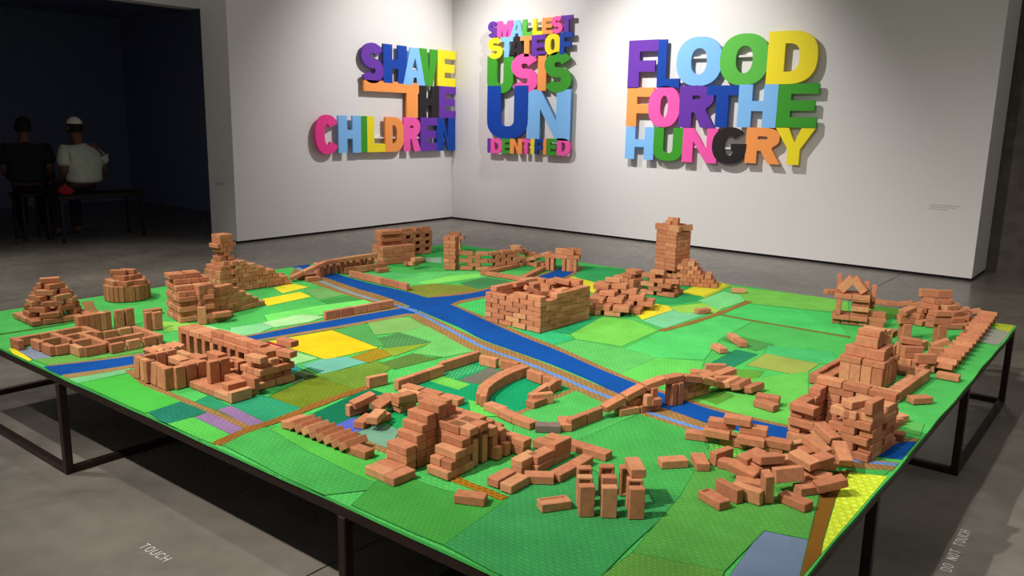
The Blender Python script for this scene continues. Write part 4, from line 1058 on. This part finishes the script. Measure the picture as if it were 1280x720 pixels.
# ------------------------------------------------------------------ lettering
def ell(cx, cy, rx, ry, a0, a1, n=18, p=2.35):
    out = []
    for i in range(n+1):
        a = R(a0+(a1-a0)*i/n); c, s_ = math.cos(a), math.sin(a)
        out.append((cx+rx*math.copysign(abs(c)**(2/p), c), cy+ry*math.copysign(abs(s_)**(2/p), s_)))
    return out
def band(path, wx, wy):
    """outline of a stroke; thickness wx where it runs upright, wy where it runs level"""
    L_, R_ = [], []
    for i, p in enumerate(path):
        a = path[max(i-1, 0)]; b = path[min(i+1, len(path)-1)]; d = math.hypot(b[0]-a[0], b[1]-a[1]) or 1
        nx, ny = -(b[1]-a[1])/d, (b[0]-a[0])/d
        L_.append((p[0]+nx*wx/2, p[1]+ny*wy/2)); R_.append((p[0]-nx*wx/2, p[1]-ny*wy/2))
    return L_+R_[::-1]
def glyph(ch, w, h, sx, sy):
    if ch == 'I': return [(0, 0), (w, 0), (w, h), (0, h)], []
    if ch == 'L': return [(0, 0), (w, 0), (w, sy), (sx, sy), (sx, h), (0, h)], []
    if ch == 'T': a, b = (w-sx)/2, (w+sx)/2; return [(a, 0), (b, 0), (b, h-sy), (w, h-sy), (w, h), (0, h), (0, h-sy), (a, h-sy)], []
    if ch == 't': a = w*.76; return [(a, 0), (a+sx, 0), (a+sx, h-sy), (w, h-sy), (w, h), (0, h), (0, h-sy), (a, h-sy)], []    # tee with one long arm
    if ch == 'H': a = (h-sy)/2; return [(0, 0), (sx, 0), (sx, a), (w-sx, a), (w-sx, 0), (w, 0), (w, h), (w-sx, h), (w-sx, a+sy), (sx, a+sy), (sx, h), (0, h)], []
    if ch == 'E': a = (h-sy)/2; return [(0, 0), (w, 0), (w, sy), (sx, sy), (sx, a), (w*.93, a), (w*.93, a+sy), (sx, a+sy), (sx, h-sy), (w, h-sy), (w, h), (0, h)], []
    if ch == 'F': a = (h-sy)/2-.04*h; return [(0, 0), (sx, 0), (sx, a), (w*.9, a), (w*.9, a+sy), (sx, a+sy), (sx, h-sy), (w, h-sy), (w, h), (0, h)], []
    if ch == 'V': return [(w/2-sx*.5, 0), (w/2+sx*.5, 0), (w, h), (w-sx*1.05, h), (w/2, sy*1.6), (sx*1.05, h), (0, h)], []
    if ch == 'A':
        o = [(0, 0), (sx*1.05, 0), (sx*1.05+w*.055, h*.2), (w-sx*1.05-w*.055, h*.2), (w-sx*1.05, 0), (w, 0), (w/2+sx*.52, h), (w/2-sx*.52, h)]
        return o, [[(w/2-w*.13, h*.2+sy*.85), (w/2+w*.13, h*.2+sy*.85), (w/2, h-sy*1.1)]]
    if ch == 'N': return [(0, 0), (sx, 0), (sx, h*.62), (w-sx, 0), (w, 0), (w, h), (w-sx, h), (w-sx, h*.38), (sx, h), (0, h)], []
    if ch == 'M': return [(0, 0), (sx, 0), (sx, h*.6), (w/2-sx*.3, 0), (w/2+sx*.3, 0), (w-sx, h*.6), (w-sx, 0), (w, 0), (w, h), (w-sx*1.1, h), (w/2, h*.42), (sx*1.1, h), (0, h)], []
    if ch == 'Y': a, b = (w-sx)/2, (w+sx)/2; return [(a, 0), (b, 0), (b, h*.42), (w, h), (w-sx*1.1, h), (w/2, h*.6), (sx*1.1, h), (0, h), (a, h*.42)], []
    if ch == 'O': return ell(w/2, h/2, w/2, h/2, 0, 350, 34, 2.3), [ell(w/2, h/2, w/2-sx, h/2-sy, 0, 350, 34, 2.3)]
    if ch == 'D':
        o = [(0, h), (0, 0)]+ell(w*.42, h/2, w*.58, h/2, -90, 90, 20, 2.5)
        return o, [[(sx, h-sy), (sx, sy)]+ell(w*.42, h/2, max(.01, w*.58-sx), h/2-sy, -90, 90, 16, 2.5)]
    if ch == 'U':
        r = w*.5
        o = [(0, h)]+ell(w/2, h*.36, w/2, h*.36, 180, 360, 20, 2.4)+[(w, h), (w-sx, h)]+ell(w/2, h*.36, w/2-sx, h*.36-sy, 360, 180, 20, 2.4)+[(sx, h)]
        return o, []
    if ch == 'C':
        return band(ell(w/2, h/2, (w-sx)/2, (h-sy)/2, 34, 326, 34, 2.3), sx, sy), []
    if ch == 'G':
        p = ell(w/2, h/2, (w-sx)/2, (h-sy)/2, 42, 352, 36, 2.3); o = band(p, sx, sy); n = len(p)
        L_ = o[:n]; R_ = o[n:]
        return L_[:-1]+[(w-sx, h*.36), (w*.55, h*.36), (w*.55, h*.36+sy*.85), (w, h*.36+sy*.85)]+R_[1:], []
    if ch == 'S':
        rx, ry = (w-sx)/2, (h-sy)/4+.002
        p = ell(w/2, h-sy/2-ry, rx, ry, 20, 270, 22, 2.1)+ell(w/2, sy/2+ry, rx, ry, 90, -160, 22, 2.1)[1:]
        return band(p, sx, sy*1.06), []
    if ch == 'R':
        bh = h*.56
        o = [(0, h), (0, 0), (sx, 0), (sx, h*.36), (w*.44, h*.36), (w-sx*1.05, 0), (w, 0), (w*.74, h*.42)]+ell(w*.48, h-bh/2, w*.47, bh/2, -55, 90, 14, 2.4)
        return o, [[(sx, h-sy), (sx, h-bh+sy)]+ell(w*.46, h-bh/2, max(.008, w*.49-sx), bh/2-sy, -90, 90, 10, 2.3)]
PAL = {'purple': (104, 54, 166), 'navy': (12, 66, 164), 'sky': (130, 190, 246), 'green': (62, 156, 44), 'yellow': (246, 226, 40), 'orange': (250, 158, 84), 'pink': (246, 92, 176), 'hot': (246, 62, 150), 'black': (40, 34, 36), 'lgreen': (92, 186, 70)}
M_pal = {k: mat('painted_'+k, srgb(*v), .55, .25) for k, v in PAL.items()}
def ray_wall(u, v, axis, val):
    d = CF + CR*((u-640)/F_PX) - CU*((v-360)/F_PX); t_ = (val-CP[axis])/d[axis]; return CP+d*t_
def sign(name, label, axis, val, letters, off, sc, thick=.03):
    """letters: (char, colour, x0, x1, y0, y1) boxes in an enlarged view of the photograph; measured on the wall plane"""
    s_of = (lambda P: P.y) if axis == 0 else (lambda P: P.x)
    boxes = []
    for (ch, colr, x0, x1, y0, y1) in letters:
        u0, u1, v0, v1 = off[0]+x0/sc, off[0]+x1/sc, off[1]+y0/sc, off[1]+y1/sc
        vm, um = (v0+v1)/2, (u0+u1)/2
        s0 = s_of(ray_wall(u0, vm, axis, val)); s1 = s_of(ray_wall(u1, vm, axis, val))
        zt2 = ray_wall(um, v0, axis, val).z; zb = ray_wall(um, v1, axis, val).z
        boxes.append((ch, colr, s0, s1, zb, zt2))
    sm = sum((b[2]+b[3])/2 for b in boxes)/len(boxes); zm = min(b[4] for b in boxes)
    base = (val, sm, zm) if axis == 0 else (sm, val, zm)
    root = empty(name, base, label, 'wall sign')
    for i, (ch, colr, s0, s1, zb, zt2) in enumerate(boxes):
        w_, h_ = s1-s0, zt2-zb
        big = h_
        sx = min(w_*.38, h_*.34); sy = min(h_*.235, w_*.34)
        if ch == 't': sx, sy = w_*.24*.9, h_*.3
        if ch == 'I': sx = w_
        o, hs = glyph(ch, w_, h_, sx, sy)
        # small differences in thickness keep touching faces apart
        th = thick
        ob = prism('letter', o, 0, th, M_pal[colr], None, hs)
        ob.parent = root
        cx, cz = ob.location.x, ob.location.y
        if axis == 1:   # wall y = RY, reads along +x, faces -y
            ob.rotation_euler = (R(90), 0, 0); ob.location = Vector((s0+cx, val+thick-.0006*(i % 5), zb+cz))-Vector(base)
        else:           # wall x = RX, reads along +y, faces +x
            ob.rotation_euler = (R(90), 0, R(90)); ob.location = Vector((val-thick+.0006*(i % 5), s0+cx, zb+cz))-Vector(base)
    # stand-off battens that carry the panel
    ss = [b[2] for b in boxes]+[b[3] for b in boxes]; zs_ = sorted(set(round((b[4]+b[5])/2, 1) for b in boxes))
    for z in (zs_[0], zs_[-1]):
        a0_, a1_ = min(ss)+.35*(max(ss)-min(ss)), max(ss)-.2*(max(ss)-min(ss))
        if axis == 1: box('batten', a0_, a1_, val+thick, RY, z-.012, z+.012, M_wall, root)
        else: box('batten', RX, val-thick, a0_, a1_, z-.012, z+.012, M_wall, root)
    return root
sign('wall_lettering', 'rainbow coloured cut-out letters reading FLOOD FOR THE HUNGRY on the right wall', 1, RY-.085, [
 ('F', 'purple', 55, 190, 108, 325), ('L', 'navy', 187, 290, 104, 322), ('O', 'sky', 272, 478, 92, 315), ('O', 'lgreen', 468, 690, 78, 312), ('D', 'yellow', 682, 908, 65, 306),
 ('F', 'orange', 48, 168, 322, 497), ('O', 'pink', 145, 288, 315, 500), ('R', 'purple', 285, 446, 313, 502), ('T', 'navy', 405, 551, 312, 501), ('H', 'sky', 549, 725, 308, 502), ('E', 'green', 721, 908, 303, 502),
 ('H', 'sky', 42, 170, 499, 645), ('U', 'green', 168, 300, 503, 652), ('N', 'pink', 299, 455, 505, 660), ('G', 'black', 432, 588, 500, 667), ('R', 'orange', 583, 742, 503, 665), ('Y', 'yellow', 712, 890, 504, 670)], (770, 20), 3.6)
sign('wall_lettering', 'tall panel of coloured letters reading SMALLEST STATE OF US IS UNIDENTIFIED near the room corner', 1, RY-.085, [
 ('S', 'purple', 68, 110, 75, 145), ('M', 'pink', 108, 172, 72, 142), ('A', 'sky', 165, 220, 68, 140), ('L', 'lgreen', 216, 262, 65, 136), ('L', 'yellow', 260, 303, 62, 132), ('E', 'orange', 300, 346, 58, 128), ('S', 'pink', 340, 388, 52, 125), ('T', 'purple', 380, 430, 48, 122),
 ('S', 'yellow', 68, 130, 145, 235), ('T', 'sky', 122, 176, 141, 228), ('A', 'black', 158, 225, 136, 224), ('T', 'orange', 206, 262, 135, 225), ('E', 'purple', 255, 316, 132, 222), ('O', 'yellow', 312, 380, 127, 220), ('F', 'navy', 376, 430, 121, 215),
 ('U', 'green', 65, 176, 222, 382), ('S', 'pink', 168, 282, 214, 380), ('I', 'orange', 282, 318, 216, 372), ('S', 'green', 310, 426, 206, 378),
 ('U', 'navy', 65, 240, 350, 577), ('N', 'sky', 234, 420, 366, 583),
 ('I', 'purple', 66, 80, 575, 637), ('D', 'pink', 80, 130, 576, 640), ('E', 'green', 129, 165, 577, 641), ('N', 'orange', 163, 214, 577, 642), ('T', 'pink', 212, 250, 577, 643), ('I', 'yellow', 251, 267, 578, 644), ('F', 'navy', 269, 304, 578, 645), ('I', 'orange', 305, 319, 578, 646), ('E', 'green', 321, 363, 577, 648), ('D', 'pink', 363, 420, 576, 650)], (590, 5), 3.427)
sign('wall_lettering', 'coloured cut-out letters reading SHAVE THE CHILDREN on the left wall', 0, RX+.085, [
 ('S', 'purple', 305, 422, 58, 270), ('H', 'navy', 420, 545, 68, 272), ('A', 'sky', 525, 650, 84, 281), ('V', 'green', 608, 713, 90, 285), ('E', 'yellow', 708, 803, 98, 288),
 ('t', 'orange', 318, 610, 262, 452), ('H', 'black', 609, 714, 286, 454), ('E', 'purple', 715, 803, 288, 456),
 ('C', 'hot', 60, 187, 438, 648), ('H', 'sky', 182, 302, 443, 640), ('I', 'green', 302, 336, 445, 636), ('L', 'yellow', 335, 432, 447, 636), ('D', 'orange', 430, 530, 450, 635), ('R', 'pink', 527, 620, 452, 631), ('E', 'purple', 617, 705, 453, 629), ('N', 'navy', 703, 800, 455, 628)], (380, 40), 4.236)

# small vinyl captions: rows of tiny print too small to read
M_print = mat('caption_print', srgb(168, 164, 160), .8)
for (axis, s0, z0, wd, nm) in ((1, -2.02, .78, .30, 'faint grey caption print low on the right wall'), (0, 5.58, .735, .13, 'faint caption print low on the end of the left wall')):
    if axis == 1:
        c_ = empty('wall_caption', (s0, RY-.001, z0-.1), nm, 'caption')
        for i, (l_, dz) in enumerate(((.30, 0), (.26, .022), (.19, .044))): box('print_line', s0, s0+l_, RY-.0015, RY, z0-dz, z0-dz+.006, M_print, c_)
    else:
        c_ = empty('wall_caption', (RX-.3, WL_END, z0-.1), nm, 'caption')
        for i, (l_, dz) in enumerate(((.22, 0), (.17, .025))): box('print_line', RX-.42, RX-.42+l_, WL_END-.0015, WL_END, z0-dz, z0-dz+.010, M_print, c_)

# words on the floor
M_white = mat('white_floor_vinyl', srgb(206, 202, 196), .6)
def floor_text(words, p0, p1, hgt, label):
    a, b = at(*p0, 0), at(*p1, 0); d = Vector((b.x-a.x, b.y-a.y)); L_ = d.length; yaw = math.atan2(d.y, d.x)
    root = empty('floor_lettering', (a.x, a.y, .0005), label, 'floor sign')
    n = len(words); adv = L_/n
    for i, ch in enumerate(words):
        if ch == ' ': continue
        o, hs = glyph(ch, adv*.74, hgt, hgt*.11, hgt*.10)
        ob = prism('letter', o, 0, .0008, M_white, None, hs); c = Vector((ob.location.x+i*adv, ob.location.y))
        ob.parent = root; ob.location = (c.x*math.cos(yaw)-c.y*math.sin(yaw), c.x*math.sin(yaw)+c.y*math.cos(yaw), .0002); ob.rotation_euler = (0, 0, yaw)
floor_text('TOUCH', (173, 684), (206, 704), .037, 'white word TOUCH on the floor left of the table')
floor_text('DO NOT TOUCH', (1189, 716), (1214, 664), .037, 'white words DO NOT TOUCH on the floor right of the table')

# ------------------------------------------------------------------ visitors in the dark room
M_bench = mat('dark_bench_lacquer', srgb(26, 25, 26), .5)
bx, by = -10.48, 4.85
bench = empty('bench', (bx-.2, by-.1, 0), 'plain dark bench in the unlit projection room', 'bench')
box('seat', bx-.42, bx+.04, by-.47, by+.62, .53, .585, M_bench, bench, bev=.01)
for x in (bx-.40, bx): 
    for y in (by-.44, by+.57): box('leg', x-.015, x+.015, y, y+.03, 0, .53, M_bench, bench)
def skin_body(name, verts, edges, radii, M, parent=None, sub=2):
    me = bpy.data.meshes.new(name); me.from_pydata(verts, edges, []); me.materials.append(M)
    ob = bpy.data.objects.new(name, me); COL.objects.link(ob)
    md = ob.modifiers.new('skin', 'SKIN'); md.use_smooth_shade = True
    sv = me.skin_vertices[0].data
    for i, r in enumerate(radii): sv[i].radius = (r, r) if not isinstance(r, tuple) else r
    sv[0].use_root = True
    ss = ob.modifiers.new('sub', 'SUBSURF'); ss.levels = sub; ss.render_levels = sub
    if parent: ob.parent = parent
    return ob
M_skin = mat('skin', srgb(104, 72, 58), .6)
def person(loc, yaw, label, shirt, trousers, hair, cap, lean=0):
    """seated figure; local -x is the way it faces, seat height .585"""
    t = empty('person', loc, label, 'person'); t.rotation_euler = (0, 0, R(yaw))
    z = .585
    ms, mt, mh = shirt, trousers, hair
    # one continuous body: pelvis, spine, neck, head, arms and legs
    Vv = [(0, 0, z+.11), (.01, 0, z+.30), (.0, lean*.5, z+.48), (-.03, lean, z+.60), (-.05, lean, z+.68), (-.07, lean, z+.76), (-.075, lean, z+.86),      # 0-6
          (.0, -.19+lean, z+.55), (.03, -.25, z+.30), (-.16, -.20, z+.16), (-.26, -.10, z+.16),      # left arm 7-10
          (.0, .19+lean, z+.55), (.05, .26, z+.31), (-.14, .26, z+.15), (-.26, .18, z+.14),        # right arm 11-14
          (-.08, -.11, z+.09), (-.42, -.13, z+.07), (-.44, -.13, .30), (-.42, -.13, .07), (-.55, -.14, .04),
          (-.08, .11, z+.09), (-.42, .13, z+.07), (-.44, .13, .30), (-.42, .13, .07), (-.55, .14, .04)]
    Ed = [(0, 1), (1, 2), (2, 3), (3, 4), (4, 5), (5, 6), (2, 7), (7, 8), (8, 9), (9, 10), (2, 11), (11, 12), (12, 13), (13, 14), (0, 15), (15, 16), (16, 17), (17, 18), (18, 19), (0, 20), (20, 21), (21, 22), (22, 23), (23, 24)]
    Ra = [(.17, .13), (.165, .12), (.17, .12), (.085, .08), .06, (.085, .09), (.075, .08), .065, .05, .04, .035, .065, .05, .04, .035, .1, .075, .06, .045, .04, .1, .075, .06, .045, .04]
    b = skin_body('body', Vv, Ed, Ra, M_skin, t)
    # shirt: its own surface over torso and upper arms
    sh = [(.01, 0, z+.12), (.015, 0, z+.19), (.02, 0, z+.30), (.008, lean*.6, z+.46), (-.005, lean*.8, z+.55), (-.025, lean, z+.61), (.0, -.20+lean, z+.54), (.035, -.265, z+.33), (.0, .20+lean, z+.54), (.055, .275, z+.34)]
    skin_body('shirt', sh, [(0, 1), (1, 2), (2, 3), (3, 4), (4, 5), (3, 6), (6, 7), (3, 8), (8, 9)], [(.245, .17), (.245, .175), (.225, .165), (.21, .145), (.15, .12), (.085, .09), .09, .085, .09, .085], ms, t)
    tr = [(0, 0, z+.07), (-.1, -.11, z+.085), (-.43, -.13, z+.075), (-.45, -.13, .30), (-.43, -.13, .09), (-.1, .11, z+.085), (-.43, .13, z+.075), (-.45, .13, .30), (-.43, .13, .09)]
    skin_body('trousers', tr, [(0, 1), (1, 2), (2, 3), (3, 4), (0, 5), (5, 6), (6, 7), (7, 8)], [(.16, .09), .095, .085, .075, .065, .095, .085, .075, .065], mt, t)
    hd = (-.07, lean, z+.80)
    bm = bmesh.new(); bmesh.ops.create_uvsphere(bm, u_segments=20, v_segments=14, radius=1)
    for v in bm.verts: v.co = Vector((v.co.x*.102, v.co.y*.088, v.co.z*.125))
    h_ = link('head', mesh_of('head', bm), M_skin); h_.parent = t; h_.location = hd
    for p in h_.data.polygons: p.use_smooth = True
    for s_ in (-1, 1):
        bm = bmesh.new(); bmesh.ops.create_uvsphere(bm, u_segments=8, v_segments=6, radius=1)
        for v in bm.verts: v.co = Vector((v.co.x*.02, v.co.y*.012, v.co.z*.034))
        e_ = link('ear', mesh_of('ear', bm), M_skin); e_.parent = h_; e_.location = (.005, s_*.09, -.005)
    bm = bmesh.new(); bmesh.ops.create_cone(bm, segments=6, radius1=.018, radius2=.004, depth=.05)
    n_ = link('nose', mesh_of('nose', bm), M_skin); n_.parent = h_; n_.location = (-.104, 0, -.01); n_.rotation_euler = (0, R(-15), 0)
    # hair and cap: upper shells, open at the face
    def shell(nm, M, sc, zcut, xcut):
        bm = bmesh.new(); bmesh.ops.create_uvsphere(bm, u_segments=22, v_segments=16, radius=1)
        for v in bm.verts: v.co = Vector((v.co.x*.102*sc, v.co.y*.088*sc, v.co.z*.125*sc))
        bmesh.ops.delete(bm, geom=[v for v in bm.verts if v.co.z < zcut or (v.co.x < xcut and v.co.z < .05)], context='VERTS')
        o = link(nm, mesh_of(nm, bm), M); o.parent = h_
        sd = o.modifiers.new('thick', 'SOLIDIFY'); sd.thickness = .008
        for p in o.data.polygons: p.use_smooth = True
    shell('hair', mh, 1.06, -.06, -.04)
    if cap: shell('cap', cap, 1.13, .03, -.2)
    # hands with separate fingers resting on the thighs
    for s_, (hx, hy, hz) in ((-1, (-.28, -.10, z+.155)), (1, (-.28, .18, z+.14))):
        hv = [(0, 0, 0), (-.045, 0, -.004)]; he = [(0, 1)]; hr = [.022, (.032, .014)]
        for q in range(4):
            i0 = len(hv); yy = -.026+q*.0175; ln_ = (.055, .065, .06, .045)[q]
            hv += [(-.075, yy, -.004), (-.075-ln_*.6, yy, -.010), (-.075-ln_, yy, -.026)]; he += [(1, i0), (i0, i0+1), (i0+1, i0+2)]; hr += [.009, .008, .007]
        i0 = len(hv); hv += [(-.04, -s_*.035, 0), (-.07, -s_*.05, -.008)]; he += [(0, i0), (i0, i0+1)]; hr += [.011, .009]
        hd_ = skin_body('hand', hv, he, hr, M_skin, t, 1); hd_.location = (hx, hy, hz)
    return t
M_shirt = mat('pale_sage_shirt', srgb(176, 184, 170), .9, .1, 0, .3, 12, .08)
M_cap = mat('white_knit_cap', srgb(214, 206, 198), .95)
M_dcl = mat('charcoal_clothes', srgb(40, 40, 44), .95, .1)
M_dhair = mat('black_hair', srgb(24, 20, 18), .8)
M_jean = mat('dark_jeans', srgb(36, 40, 56), .95)
person((-10.66, 4.80, 0), 8, 'seated person seen from behind in a pale shirt and white cap in the dark room', M_shirt, M_jean, M_dhair, M_cap, -.02)
person((-11.15, 4.34, 0), -25, 'seated person in dark clothes and dark hair, barely visible in the dark room', M_dcl, M_dcl, M_dhair, None)
stool = empty('stool', (-11.15, 4.34, 0), 'low dark stool under the person in dark clothes', 'stool')
box('seat', -11.31, -10.97, 4.16, 4.50, .54, .585, M_bench, stool, bev=.01)
for x in (-11.29, -11.02):
    for y in (4.18, 4.45): box('leg', x, x+.03, y, y+.03, 0, .54, M_bench, stool)
# red bag on the bench
bm = bmesh.new(); bmesh.ops.create_uvsphere(bm, u_segments=14, v_segments=10, radius=1)
for v in bm.verts: v.co = Vector((v.co.x*.09, v.co.y*.09, (v.co.z+1)*.055*(1-.25*v.co.x)))
bag = link('bag', mesh_of('bag', bm), mat('red_cloth', srgb(150, 30, 34), .9), None, (-10.5, 4.5, .585)); tag(bag, 'small red bag on the dark bench beside the person in the pale shirt', 'bag')
bm = bmesh.new(); bmesh.ops.create_cone(bm, segments=10, radius1=.03, radius2=.02, depth=.03)
o = link('bag_neck', mesh_of('bag_neck', bm), bag.data.materials[0]); o.parent = bag; o.location = (0, 0, .115)
